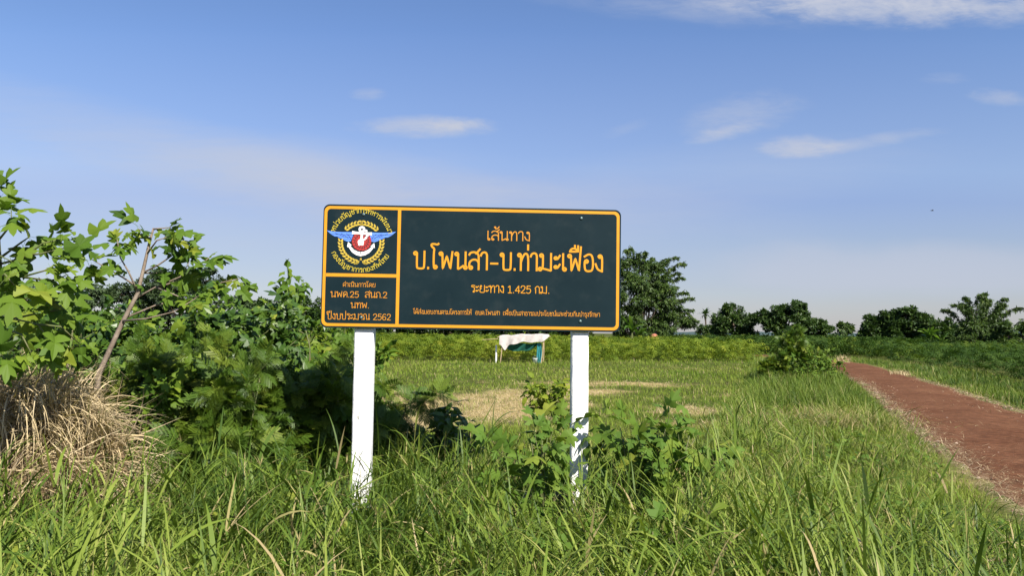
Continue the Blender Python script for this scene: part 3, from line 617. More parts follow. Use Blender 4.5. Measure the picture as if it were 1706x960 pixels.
mesh('netting', np.stack([x, y, z+.05*u], -1).reshape(-1, 3), GR, M['net'], SH, smooth=True)
a = u*2*math.pi; r_ = .10+.035*np.sin(a*5+v*4)+.02*v; p = sl(898, 606)
mesh('hanging_cloth', np.stack([p[0]+r_*np.cos(a), .15+r_*np.sin(a)*.7, .02+(1-v)*1.03], -1).reshape(-1, 3), GR, M['teal'], SH, smooth=True)
# white bucket and white stake beside it
bp_ = at(891.5, 606, 41.7); BK = empty('bucket', (bp_.x, 41.7, .0)); tag(BK, 'small white plastic bucket standing under the shelter', 'bucket')
an = np.linspace(0, 2*math.pi, 19)[:-1]; prof = [(.0, .0), (.095, .0), (.125, .24), (.134, .245), (.134, .26), (.118, .26), (.09, .02), (0, .02)]
V_ = np.array([[r*math.cos(t), r*math.sin(t), z] for r, z in prof for t in an]); i = np.arange(7)[:, None]*18; j = np.arange(18)[None]; j2 = (j+1) % 18
mesh('bucket_body', V_, [np.stack([i+j, i+j2, i+18+j2, i+18+j], -1).reshape(-1, 4)], M['bucket'], BK, smooth=True)
put('handle', [tube([(.134*math.cos(t), .02, .25+.13*math.sin(t)) for t in np.linspace(0, math.pi, 12)], .005, 5)], M['steel'], BK)
sp_ = at(826.5, 600, 42.3); ST = mesh('stake', *(lambda t: (t[0], t[1]))(join([tube([(0, 0, -.2), (0, 0, .3), (.006, 0, .90), (.007, 0, .925)], [.048, .047, .045, .03], 8)])), M['post']); ST.location = (sp_.x, 42.3, 0)
tag(ST, 'short white concrete stake left of the field shelter', 'stake')

# ------------------------------------------------------------------ plants
def grow(rs, p, d, Ln, r, lev, segs, nodes, nseg=6, nch=4, spread=.9, up=.15, crook=.16, ratio=.6, droop=0.0, first=.3):
    """one branch and its children; nodes collects (position, direction, level) for the leaves"""
    pts = [np.array(p, float)]; dd = nrm(np.array(d, float)); dirs = []
    for i in range(nseg):
        dd = nrm(dd+rs.normal(0, crook, 3)+np.array([0, 0, up-droop*i/nseg])); dirs.append(dd); pts.append(pts[-1]+dd*Ln/nseg)
    rad = np.linspace(r, r*.45 if lev else r*.3, nseg+1); segs.append((np.array(pts), rad))
    for i in range(1, nseg+1): nodes.append((pts[i], dirs[i-1], lev))
    if lev > 0:
        for c in range(nch):
            t = first+(1-first)*(c+.5*rs.rand())/nch; i = min(int(t*nseg), nseg-1); q = pts[i]+(pts[i+1]-pts[i])*(t*nseg-i)
            side = nrm(np.cross(dirs[i], rs.normal(0, 1, 3))); nd = nrm(dirs[i]*(1-spread*.45)+side*spread)
            grow(rs, q, nd, Ln*ratio*(1.15-.4*t)*rs.uniform(.8, 1.2), r*.55*(1-.4*t), lev-1, segs, nodes, max(3, nseg-1), max(2, nch-1), spread, up, crook, ratio, droop, first)
def stems(name, segs, m, parent, k=5):
    return put(name, [tube(p, r, k) for p, r in segs], m, parent, smooth=True)
def plant(name, label, cat, base, trunks, leaf, lm, sm, size, per=2, seed=0, levels=(0, 1), group=None, leafname='foliage', sj=.5, extra=None, hang=.35, jit=.55, **g):
    """base (x,y); trunks: list of (start offset, direction, length, radius, level)"""
    rs = np.random.RandomState(seed); z0 = float(T(base[0], base[1])); root = empty(name, (base[0], base[1], z0)); tag(root, label, cat, group)
    segs, nodes = [], []
    for off, d, Ln, r, lev in trunks: grow(rs, off, d, Ln, r, lev, segs, nodes, **g)
    stems('stem', segs, sm, root)
    P = [n for n in nodes if n[2] in levels]; n = len(P)
    if extra is not None: P = P+extra; n = len(P)
    pos = np.repeat(np.array([q[0] for q in P]), per, 0); dr = np.repeat(np.array([q[1] for q in P]), per, 0); k = len(pos)
    rd_ = nrm(rs.normal(0, 1, (k, 3))); dl = nrm(dr*.5+rd_*jit*1.4+np.array([0, 0, -hang])); pos = pos+rs.normal(0, .015, (k, 3))
    keep = pos[:, 2] > .02; pos, dl = pos[keep], dl[keep]; k = len(pos)
    V_, F_, va = scatter_mix(leaf, pos, dl, up_jit(rs, k, sj, 1.0), size*np.clip(rs.lognormal(-.1, .32, k), .35, 1.5), np.clip(rs.beta(2, 2.4, k)+(rs.rand(k) < .008), 0, 1), rs)
    mesh(leafname, V_, F_, lm, root, va)
    return root
UP = (0, 0, 1)
def sapling(name, label, Y, trunk, twigs, size, seed, tm, leaves=6, r0=.026):
    """a thin tree drawn as a trunk and twigs through chosen points, lobed leaves bunched at the twig ends"""
    rs = np.random.RandomState(seed); q = [np.array(at(px, py, y)) for px, py, y in trunk]; o0 = np.array([q[0][0], Y, 0]); root = empty(name, tuple(o0)); tag(root, label, 'sapling')
    pp = np.array(q)-o0; pp = np.vstack([[pp[0][0]-.03, pp[0][1], -.05], pp]); segs = [(pp, np.linspace(r0, .007, len(pp)))]; nodes = []
    for tw in twigs:
        P = np.array([np.array(at(*t)) for t in tw])-o0; P[1:] += rs.normal(0, .012, (len(P)-1, 3)); segs.append((P, np.linspace(.008, .003, len(P))))
        for i in range(1, len(P)):
            for s in range(leaves if i == len(P)-1 else leaves//2 if i > len(P)//2 else 1): nodes.append((P[i]+rs.normal(0, .015, 3)-(P[i]-P[i-1])*rs.uniform(0, .3), nrm(P[i]-P[i-1])*.5+nrm(rs.normal(0, 1, 3))*.9))
    stems('trunk', segs, tm, root, 6); k = len(nodes); pos = np.array([n[0] for n in nodes]); dl = nrm(np.array([n[1] for n in nodes])+[0, 0, -.5])
    V_, F_, va = scatter_mix(LOB, pos, dl, up_jit(rs, k, .38, 1.4), size*np.clip(rs.lognormal(-.1, .32, k), .35, 1.35), np.clip(rs.beta(2, 2.2, k)+(rs.rand(k) < .008), 0, 1), rs); mesh('foliage', V_, F_, M['mulberry'], root, va)
sapling('broadleaf_sapling', 'broad lobed-leaf sapling at the left edge, its leaves above the straw heap', 5.0, [(-40,760,5.0),(-30,640,5.0),(-12,540,5.0),(0,450,5.0),(-4,380,5.0),(-6,330,5.0)],
  [[(-6,360,5),(2,335,5),(8,325,4.95)], [(-2,400,5),(14,372,4.9),(16,350,4.9)], [(0,430,5),(30,402,5),(46,392,5)], [(0,440,5),(40,425,4.9),(78,405,4.9),(100,398,4.9)], [(40,425,4.9),(70,430,4.9),(112,410,4.9),(134,402,4.9)],
   [(-5,470,5),(40,462,4.8),(80,448,4.8),(100,436,4.8)], [(40,462,4.8),(84,468,4.8),(112,462,4.8)], [(-10,500,5),(30,500,4.9),(62,488,4.9)], [(-12,520,5),(20,532,4.8),(58,540,4.8),(90,560,4.8)], [(0,440,5),(-20,420,4.8),(14,430,4.7)],
   [(-12,540,5),(30,560,4.7),(50,590,4.7)], [(20,532,4.8),(70,520,4.9),(110,520,4.9)], [(-5,470,5),(5,460,4.6),(30,478,4.6)], [(-15,560,5),(0,585,4.7),(10,600,4.6)], [(58,540,4.8),(100,545,4.8),(130,570,4.9)]], .132, 11, M['green_stem'], 7)
sapling('leaning_sapling', 'leaning pale-trunked sapling with bunches of lobed leaves at its branch tips', 6.0, [(150,760,6.0),(165,622,6.0),(203,540,6.02),(230,488,6.05),(241,440,6.08),(250,400,6.1),(256,380,6.1)],
  [[(230,488,6.05),(214,455,6.0),(203,425,5.95),(196,402,5.9)], [(232,480,6.05),(205,460,6.1),(172,440,6.2),(148,430,6.25)], [(238,455,6.08),(268,440,6.1),(290,425,6.1),(305,415,6.1)], [(244,425,6.1),(262,402,6.0),(282,392,6.0)], [(250,400,6.1),(240,385,6.1),(226,378,6.1)], [(256,382,6.1),(268,374,6.1),(282,378,6.1)],
   [(222,500,6.05),(262,480,6.1),(300,462,6.1),(318,440,6.1)], [(262,480,6.1),(290,470,6.2),(330,448,6.2),(350,432,6.2)], [(213,528,6.05),(260,512,6.2),(330,495,6.3),(372,475,6.3),(404,462,6.3)], [(262,480,6.1),(285,490,6.0),(300,500,6.0)], [(205,535,6.0),(240,530,5.9),(290,520,5.9),(330,500,5.9)], [(238,455,6.08),(262,455,6.2),(284,448,6.2)]], .118, 21, M['bark'], 9)
# thicket behind: broad-leaved bushes
TH = [(-5.6,7.6,1.9,31,'widest broad-leaved bush at the far left edge behind the straw heap'), (-4.7,8.6,1.95,32,'broad-leaved bush behind the leaning pale sapling'), (-3.75,8.7,1.85,33,'dark broad-leaved bush between the leaning sapling and the feathery bush'),
      (-2.75,9.3,2.0,34,'broad-leaved bush directly left of the sign, rising above the feathery bush'), (-6.9,9.6,2.2,35,'dark broad-leaved bush farthest left at the back of the thicket'), (-3.5,7.3,1.3,37,'low broad-leaved bush right behind the straw heap'),
      (-4.3,6.7,1.45,38,'bright broad-leaved bush at the left edge between sapling and straw heap'), (-3.05,8.1,1.8,39,'broad-leaved bush in the middle of the thicket, above the feathery bushes'), (-2.3,8.9,1.75,40,'narrow leafy bush just left of the sign board edge'), (-4.1,7.9,1.75,46,'leafy bush directly behind the leaning pale trunk'), (-3.4,10.4,2.15,36,'broad-leaved bush at the very back of the thicket beside the sign')]
for x, y, h, sd, lb in TH:
    rr = np.random.RandomState(sd); tr = [((rr.uniform(-.35,.35), rr.uniform(-.3,.3), 0), (rr.uniform(-.45,.45), rr.uniform(-.4,.4), 1), h*rr.uniform(.62, 1), .016, 2) for _ in range(11)]
    plant('broadleaf_bush', lb, 'bush', (x, y), tr, LOB if sd % 2 else OVP, M['dark_leaf'] if sd in (35, 36, 39, 46) else M['mulberry'], M['green_stem'], .115 if sd % 2 else .105, per=3, seed=sd, group='broad-leaved bushes of the thicket', first=.18, nch=5, ratio=.36, spread=.95, sj=.45)
# feathery leucaena bushes
FB = [(-2.25,7.3,1.35,41,'feathery fine-leaved bush just left of the left sign post'), (-1.72,7.8,1.25,42,'feathery fine-leaved bush directly behind the left sign post'), (-2.95,7.4,1.2,43,'feathery fine-leaved bush nearest the straw heap'), (-1.85,8.5,.75,44,'feathery fine-leaved bush showing right of the left sign post')]
for x, y, h, sd, lb in FB:
    rr = np.random.RandomState(sd); tr = [((rr.uniform(-.3,.3), rr.uniform(-.2,.2), 0), (rr.uniform(-.6,.6), rr.uniform(-.45,.35), 1), h*rr.uniform(.7, 1.05), .011, 2) for _ in range(11)]
    plant('feathery_bush', lb, 'bush', (x, y), tr, BIP, M['feather'], M['green_stem'], .165, per=2, seed=sd, group='feathery bushes by the sign', first=.12, nch=5, ratio=.42, spread=1.0, hang=.15, jit=.4, sj=.3)
# low plants round the posts
plant('low_shrub', 'low dark-leaved shrub between the two sign posts', 'shrub', (-.55, 7.9), [((random.Random(3).uniform(-.2,.2), 0, 0), (dx, 0, 1), .72, .008, 1) for dx in (-.55, -.25, 0, .2, .5, .1)], OVP, M['dark_leaf'], M['green_stem'], .12, per=3, seed=51, first=.4, nch=3, ratio=.4)
plant('weed', 'small bright yellow-green leafy weed in the mown field left of the right post', 'weed', (gx(910, 14), 14), [((dx*.3, 0, 0), (dx, 0, 1), .72, .006, 1) for dx in (-.3, -.1, .15, .35)], OVP, M['crop'], M['green_stem'], .12, per=3, seed=52, first=.3, nch=4, ratio=.35)
VN = [((.32, 6.0), 61, 'light green lobed-leaf vine left of the right sign post foot', [(-.6,.0,1),(-.25,-.1,1),(.1,-.1,1),(-.15,.1,1)], .85), ((1.02, 6.15), 62, 'light green lobed-leaf vine right of the right sign post foot', [(.1,0,1),(.5,-.1,1),(.7,-.1,.7),(-.2,-.2,1),(.3,.2,1),(.6,.1,.9)], .92), ((.75, 4.4), 63, 'low lobed-leaf vine in the grass in front of the right post', [(-.7,0,.9),(.6,0,.9),(.2,-.3,1)], .55), ((-1.35, 5.9), 64, 'small round-leaved weed at the foot of the left sign post', [(-.2,0,1),(.2,0,1)], .62)]
for b_, sd, lb, ds, h in VN:
    plant('lobed_vine', lb, 'vine', b_, [((0,0,0), d, h, .008, 1) for d in ds], LOB if sd < 64 else OVP, M['vine'], M['green_stem'], .125 if sd < 64 else .09, per=2, seed=sd, first=.25, nch=3, ratio=.5, hang=.45, jit=.5)
plant('feathery_shrub', 'tall feathery roadside shrub standing left of the red dirt road', 'shrub', (9.6, 27), [((dx*.8, dx*.2, 0), (dx*.4, 0, 1), h, .010, 2) for dx, h in ((-.6,.9),(-.3,1.25),(-.05,1.55),(.15,1.5),(.4,1.2),(.7,.85),(-.9,.7),(.0,1.0),(.1,1.75),(-1.2,.6),(1.0,.7))], BIP, M['feather'], M['green_stem'], .21, per=3, seed=71, first=.1, nch=6, ratio=.26, spread=.75, up=.35)
plant('roadside_weed', 'bushy yellow-green weed on the road verge beside the feathery shrub', 'weed', (9.3, 24.5), [((dx, 0, 0), (dx*.4, 0, 1), .95, .008, 1) for dx in (-.4, -.1, .3, .6)], OVP, M['vine'], M['green_stem'], .14, per=3, seed=72, first=.2, nch=5, ratio=.4)

# ------------------------------------------------------------------ straw heap
rs = np.random.RandomState(81); HX, HY = -3.47, 5.4; HP = empty('straw_heap', (HX, HY, 0)); HP.scale = (1.02, 1, 1.07); tag(HP, 'heap of dead brown straw and vines slumped on the left', 'straw heap')
nu, nv = 40, 18; th = np.linspace(0, 2*math.pi, nu, endpoint=False); V_ = []
for j in range(nv):
    f = j/(nv-1); z = 1.06*math.sin(f*math.pi/2); r = math.cos(f*math.pi/2)**.55
    for t in th:
        k = 1+.16*math.sin(3*t+1)+.10*math.sin(7*t+4*f)+rs.normal(0, .03); V_.append((.74*r*k*math.cos(t)*(1+.25*(1-f)), .5*r*k*math.sin(t), z-.05+.06*math.sin(5*t)+.04*math.sin(9*t)))
i = np.arange(nv-1)[:, None]*nu; j = np.arange(nu)[None]; j2 = (j+1) % nu
mesh('heap_core', V_, [np.stack([i+j, i+j2, i+nu+j2, i+nu+j], -1).reshape(-1, 4)], M['heap'], HP, smooth=True)
nl = 300; lt = rs.uniform(0, 2*math.pi, nl); lf = rs.rand(nl)**.85; la = math.pi/2-lt+rs.normal(0, 1.1, nl); le = rs.normal(.05, .55, nl); lc = rs.uniform(-.4, 1.8, nl); lv = rs.beta(2, 1.6, nl)
n = 8200; q = rs.randint(0, nl, n); t = lt[q]+rs.normal(0, .10, n); f = np.clip(lf[q]+rs.normal(0, .05, n), 0, 1); r = np.cos(f*math.pi/2)**.55*1.03
o = np.stack([.80*r*np.cos(t)*(1+.2*(1-f)), .52*r*np.sin(t), 1.08*np.sin(f*math.pi/2)+rs.uniform(-.04, .10, n)], -1)
a1 = blades(o, la[q]+rs.normal(0, .35, n), le[q]+rs.normal(0, .3, n), rs.uniform(.10, .46, n), rs.uniform(.003, .011, n), lc[q]+rs.normal(0, .35, n), 5, np.clip(lv[q]*.8+.1+rs.normal(0, .18, n), 0, 1), rs.normal(0, .6, n))
n = 240; o = np.stack([rs.uniform(.15, .5, n), rs.uniform(-.35, .05, n), rs.uniform(.85, 1.14, n)], -1)
a2 = blades(o, rs.normal(1.85, .6, n), rs.normal(.2, .35, n), rs.uniform(.25, .62, n), rs.uniform(.004, .010, n), rs.uniform(1.4, 2.5, n), 8, .45+.5*rs.rand(n), rs.normal(0, .4, n))
V_, F_, va = join([a1, a2]); mesh('straw', V_, F_, M['straw'], HP, va)
m_ = 90; gg = blades(np.stack([rs.uniform(-.7, .8, m_), rs.uniform(-.62, -.45, m_), rs.uniform(.0, .5, m_)], -1), rs.uniform(0, 6.28, m_), rs.uniform(.9, 1.5, m_), rs.uniform(.3, .7, m_), rs.uniform(.007, .013, m_), rs.uniform(.1, 1.1, m_), 6, rs.uniform(.1, .6, m_))
mesh('green_shoots', gg[0], gg[1], M['tall_grass'], HP, gg[2])
put('stalk', [tube([(.32,-.45,0), (.3,-.5,.5), (.28,-.52,.9), (.29,-.5,1.15), (.24,-.5,1.4)], [.012,.011,.009,.007,.004])], M['dark_bark'], HP)

# ------------------------------------------------------------------ tall grass
rs = np.random.RandomState(91)
def sample(n, y0, y1, xm, power=1.0):
    """more plants per square metre near the camera, fewer far away"""
    if power == 1: y = y0*(y1/y0)**rs.rand(n)
    else: a = 1-power; y = (y0**a+(y1**a-y0**a)*rs.rand(n))**(1/a)
    x = rs.uniform(-1, 1, n)*(y*.70+xm); return x, y
def culms(n, y0, y1, xm, scale, name=None, power=1.0, tallk=1.0):
    x, y = sample(n, y0, y1, xm, power); h = tall(x, y)*tallk; rs.rand(3); keep = (h > .12)&(rs.rand(n) < .35+h*1.3)&((tallk == 1)|(vn(x, y, .8) > .5)); keep &= ~((np.hypot((x+.32+.9-.0)/.16, (y-5.9)/.5) < 1)); x, y, h = x[keep], y[keep], h[keep]*rs.lognormal(0, .22, keep.sum())
    n = len(x); gcl = vn(x, y, .5); lean_az = 2*math.pi*vn(x, y, 1.1)*1.5+rs.normal(0, .8, n); lean = np.abs(rs.normal(0, .55, n)); z = T(x, y)
    top = np.stack([x+h*np.sin(lean_az)*np.sin(lean)*1.2, y+h*np.cos(lean_az)*np.sin(lean)*1.2, z+h*np.cos(lean)], -1); bot = np.stack([x, y, z-.01], -1)
    vb = np.clip(-.05+.45*vn(x, y, .8)+.38*vn(x, y, 2.7)+rs.normal(0, .15, n), 0, .76)
    dry = rs.rand(n) < (.05 if tallk == 1 else .0); vb = np.where(dry, rs.uniform(.8, 1, n), vb)
    parts = []
    d = nrm(top-bot); azs = np.arctan2(d[:, 0], d[:, 1]); els = np.arcsin(np.clip(d[:, 2], -1, 1))
    parts.append(blades(bot, azs, els, np.linalg.norm(top-bot, axis=1), np.full(n, .0045)*scale, rs.uniform(0, .25, n), 3, np.clip(vb+.12, 0, 1), tip=.6, base=1))
    for k in range(5):
        t = rs.uniform(.12, .98, n) if k < 4 else np.full(n, .99); o = bot+(top-bot)*t[:, None]; az = lean_az+rs.uniform(0, 6.28, n) if k < 4 else lean_az+rs.normal(0, .5, n)
        ln = np.clip(h*rs.uniform(.35, .75, n), .08, .34)*(1.05 if k == 4 else 1); w = (rs.uniform(.005, .012, n)+(rs.rand(n) < .22)*rs.uniform(.003, .008, n))*scale*np.clip(h/.4, .5, 1.1)
        parts.append(blades(o, az, rs.uniform(.55, 1.30, n), ln, w, rs.uniform(-.1, 1.0, n)+(rs.rand(n) < .2)*rs.uniform(.3, 1.2, n), 5, np.clip(vb+rs.normal(0, .08, n), 0, 1), rs.normal(0, .35, n)))
    return parts
P = culms(19000, 2.2, 9, 1.2, 1.0, power=.8)+culms(7000, 8, 14, 1.5, 1.1)+culms(1100, 3.0, 9, 1.0, 1.55, tallk=1.25)
V_, F_, va = join(P); g = mesh('tall_grass', V_, F_, M['tall_grass'], None, va); tag(g, 'rank green grass filling the foreground and roadside', 'grass', kind='stuff')
# fine undergrowth between the stems
x, y = sample(90000, 2.1, 14, 1.2, .8); h = tall(x, y); k = h > .04; x, y, h = x[k], y[k], h[k]; n = len(x)
vb = np.clip(.05+.5*vn(x, y, .7)+rs.normal(0, .13, n), 0, .72); dry = rs.rand(n) < .09+.35*np.clip(.3-h, 0, 1); vb = np.where(dry, rs.uniform(.78, 1, n), vb)
a1 = blades(np.stack([x, y, T(x, y)-.01], -1), rs.uniform(0, 6.28, n), rs.uniform(.7, 1.5, n), np.clip(h, .09, 1)*rs.uniform(.35, .95, n), rs.uniform(.003, .008, n), rs.uniform(.2, 1.7, n), 4, vb, rs.normal(0, .3, n))
dead = np.stack([rs.normal(5.75, .62, 2600), rs.normal(14.6, .75, 2600)], -1)
a2 = blades(np.column_stack([dead, T(dead[:, 0], dead[:, 1])+rs.uniform(0, .16, 2600)]), rs.uniform(0, 6.28, 2600), rs.normal(.3, .4, 2600), rs.uniform(.2, .5, 2600), rs.uniform(.006, .012, 2600), rs.uniform(0, 1, 2600), 3, np.where(rs.rand(2600) < .35, .3, rs.uniform(.85, 1, 2600)))
# matted dead stems low in the grass between the posts
m2 = 6500; q = np.stack([rs.uniform(-4.5, 4.0, m2), rs.uniform(3.0, 8.5, m2)], -1); q = q[vn(q[:, 0], q[:, 1], .9)+.35*(np.hypot(q[:, 0]-.1, q[:, 1]-5.4) < 1.5) > .55]; m2 = len(q)
a3 = blades(np.column_stack([q, rs.uniform(.05, .34, m2)]), rs.uniform(0, 6.28, m2), rs.normal(.15, .35, m2), rs.uniform(.2, .6, m2), rs.uniform(.003, .007, m2), rs.uniform(-.3, .6, m2), 4, rs.uniform(.82, 1, m2))
V_, F_, va = join([a1, a2, a3]); g = mesh('undergrowth', V_, F_, M['tall_grass'], None, va); tag(g, 'fine low grass and dead stems between the tall grass clumps', 'grass', kind='stuff')
# small broad-leaved weeds and creepers woven through the grass
x, y = sample(46000, 2.4, 11, 1.2, .9); h = tall(x, y); k = (h > .1)&(vn(x, y, .55)+.5*vn(x, y, .2) > .74); x, y, h = x[k], y[k], h[k]; n = len(x); th = rs.uniform(0, 6.28, n)
pos = np.stack([x, y, T(x, y)+h*rs.uniform(.25, 1.0, n)], -1); d = np.stack([np.cos(th), np.sin(th), rs.uniform(-.5, .3, n)], -1); kk = rs.rand(n) < .25
W1 = scatter(OVP[0], OVP[1], pos[~kk], d[~kk], up_jit(rs, (~kk).sum(), .45, 1), rs.uniform(.03, .065, (~kk).sum()), rs.rand((~kk).sum())); W2 = scatter(LOB[0], LOB[1], pos[kk], d[kk], up_jit(rs, kk.sum(), .45, 1), rs.uniform(.05, .095, kk.sum()), rs.rand(kk.sum()))
V_, F_, va = join([W1, W2]); g = mesh('ground_weeds', V_, F_, M['vine'], None, va); tag(g, 'small broad-leaved weeds woven through the foreground grass', 'weeds', kind='stuff')
# farther roadside grass
x, y = sample(75000, 13, 56, 2, 1.0); x = np.where(rs.rand(len(x)) < .8, np.where(rs.rand(len(x)) < .72, road_l(y)-4.6*rs.rand(len(x)), road_r(y)+3.2*rs.rand(len(x))), x); h = tall(x, y); k = h > .05; x, y, h = x[k], y[k], h[k]; n = len(x)
vb = np.clip(-.02+.45*vn(x, y, 1.2)+.25*vn(x, y, 4)-.12*(x > road_l(y))+rs.normal(0, .13, n), 0, .75); vb = np.where(rs.rand(n) < .06, rs.uniform(.8, 1, n), vb)
a1 = blades(np.stack([x, y, T(x, y)-.01], -1), rs.uniform(0, 6.28, n), rs.uniform(.9, 1.5, n), h*rs.uniform(.5, 1.3, n), rs.uniform(.006, .013, n)*np.clip(y/16, 1, 2), rs.uniform(.2, 1.6, n), 4, vb, rs.normal(0, .3, n))
V_, F_, va = join([a1]); g = mesh('roadside_grass', V_, F_, M['tall_grass'], None, va); tag(g, 'long grass along both sides of the red dirt road', 'grass', kind='stuff')
# mown field
x, y = sample(230000, 7.5, 46, 2.5, 1.1); st = straw(x, y); k = (tall(x, y) < .25)&~((x > road_l(y)-.05)&(x < road_r(y)+.05))&(x < road_r(y)+3.5)&(rs.rand(len(x)) < 1-.35*st); x, y, st = x[k], y[k], st[k]; n = len(x)
far = np.clip((y-24)/14, 0, 1); hh = (.045+.07*vn(x, y, 1.9)+.05*vn(x, y, .5))*(1-.55*st)*(1+.4*far)
vb = np.clip(.08+.5*vn(x, y, 2.3)+.2*vn(x, y, .6)+rs.normal(0, .10, n), 0, .62); vb = np.where(rs.rand(n) < st*.62+.05, rs.uniform(.75, 1, n), vb)
V_, F_, va = blades(np.stack([x, y, T(x, y)-.01], -1), rs.uniform(0, 6.28, n), rs.uniform(.5, 1.5, n), hh*rs.uniform(.6, 1.7, n), rs.uniform(.006, .011, n)*np.clip(y/14, .7, 2.4), rs.uniform(0, 1.2, n), 2, vb, tip=.15)
g = mesh('field_grass', V_, F_, M['lawn'], None, va); tag(g, 'short mown field grass with bleached straw patches', 'grass', kind='stuff')
# cut straw lying on the patches
x, y = sample(150000, 11, 30, 1.5); st = straw(x, y); k = (rs.rand(len(x)) < st)&(tall(x, y) < .2); x, y = x[k], y[k]; n = len(x)
V_, F_, va = blades(np.stack([x, y, T(x, y)+rs.uniform(0, .03, n)], -1), rs.uniform(0, 6.28, n), rs.normal(.12, .3, n), rs.uniform(.07, .26, n), rs.uniform(.005, .012, n), rs.uniform(-.2, .5, n), 2, rs.rand(n)**.7)
x, y = sample(9000, 3.5, 30, 2); x = np.where(rs.rand(9000) < .6, road_l(y)+np.abs(rs.normal(0, .3, 9000)), road_r(y)-np.abs(rs.normal(0, .25, 9000))); 
b2 = blades(np.stack([x, y, .035+rs.uniform(0, .03, 9000)], -1), rs.uniform(0, 6.28, 9000), rs.normal(.0, .15, 9000), rs.uniform(.04, .2, 9000), rs.uniform(.002, .006, 9000)*np.clip(y/9, 1, 3), rs.uniform(-.2, .3, 9000), 2, .3+.7*rs.rand(9000))
V_, F_, va = join([(V_, F_, va), b2]); g = mesh('cut_straw', V_, F_, M['straw'], None, va); tag(g, 'loose dry straw on the mown field and road edges', 'straw', kind='stuff')
# gravel on the track and its edges
OCT = (np.array([(1,0,0),(0,1,0),(-1,0,0),(0,-1,0),(0,0,.7),(0,0,-.7)], float)*.5, [np.array([(0,1,4),(1,2,4),(2,3,4),(3,0,4),(1,0,5),(2,1,5),(3,2,5),(0,3,5)])])
n = 5200; y = 3.2*(34/3.2)**rs.rand(n); t = np.where(rs.rand(n) < .5, rs.rand(n), np.where(rs.rand(n) < .6, np.abs(rs.normal(0, .10, n)), 1-np.abs(rs.normal(0, .08, n)))); x = road_l(y)+t*(road_r(y)-road_l(y))
pos = np.stack([x, y, .012+.035*np.sin(np.clip(t, 0, 1)*math.pi)], -1); th = rs.uniform(0, 6.28, n)
V_, F_, va = scatter(OCT[0], OCT[1], pos, np.stack([np.cos(th), np.sin(th), rs.normal(0, .3, n)], -1), up_jit(rs, n, .3), rs.lognormal(-4.3, .45, n)*np.clip(y/9, .8, 2), rs.rand(n))
g = mesh('gravel', V_, F_, M['gravel'], None, va); tag(g, 'small red-brown stones strewn on the dirt road', 'gravel', kind='stuff')
# seed heads: thin stalks ending in finger-like spikes
P = []; S = [(at(597, 715, 5.9), at(597, 700, 5.9))]
for k in range(150):
    y = 3.2*(9/3.2)**rs.rand(); x = rs.uniform(-1, 1)*(y*.66); h = float(tall(x, y))
    if h < .3: continue
    b = np.array([x, y, 0]); t = b+[rs.normal(0, .12), rs.normal(0, .1), h*rs.uniform(1.05, 1.45)]; S.append((b, t))
for b, t in S:
    b = np.array(b); t = np.array(t); 
    if b[2] > .1: b = np.array([b[0]+.03, b[1], .1])
    P.append(tube([b, (b+t)/2+[.01, 0, 0], t], [.0022, .0018, .0012], 4, False, .9)); n = 7
    P.append(blades(np.repeat(t[None], n, 0), rs.uniform(0, 6.28, n), rs.uniform(.7, 1.4, n), rs.uniform(.05, .10, n), np.full(n, .0045), rs.uniform(0, .5, n), 3, np.full(n, .93)))
V_, F_, va = join(P); g = mesh('seed_heads', V_, F_, M['tall_grass'], None, va); tag(g, 'thin brownish grass seed heads above the foreground grass', 'grass', kind='stuff')
# pale dry tufts beyond the road
for px, Y, h, lb in ((1406, 46.5, .52, 'pale dry grass tuft where the red road bends away'), (1500, 33, .24, 'lower pale dry grass tuft along the right verge of the red road')):
    n = 170; c = gx(px, Y); o = np.stack([c+rs.normal(0, .17, n), Y+rs.normal(0, .25, n), np.zeros(n)], -1)
    V_, F_, va = blades(o-[c, Y, 0], rs.uniform(0, 6.28, n), rs.uniform(1.0, 1.5, n), h*rs.uniform(.6, 1.25, n), np.full(n, .022), rs.uniform(.1, 1.2, n), 4, rs.uniform(.5, 1, n))
    g = mesh('dry_tuft', V_, F_, M['straw'], None, va); g.location = (c, Y, 0); tag(g, lb, 'grass tuft', 'pale dry grass tufts')

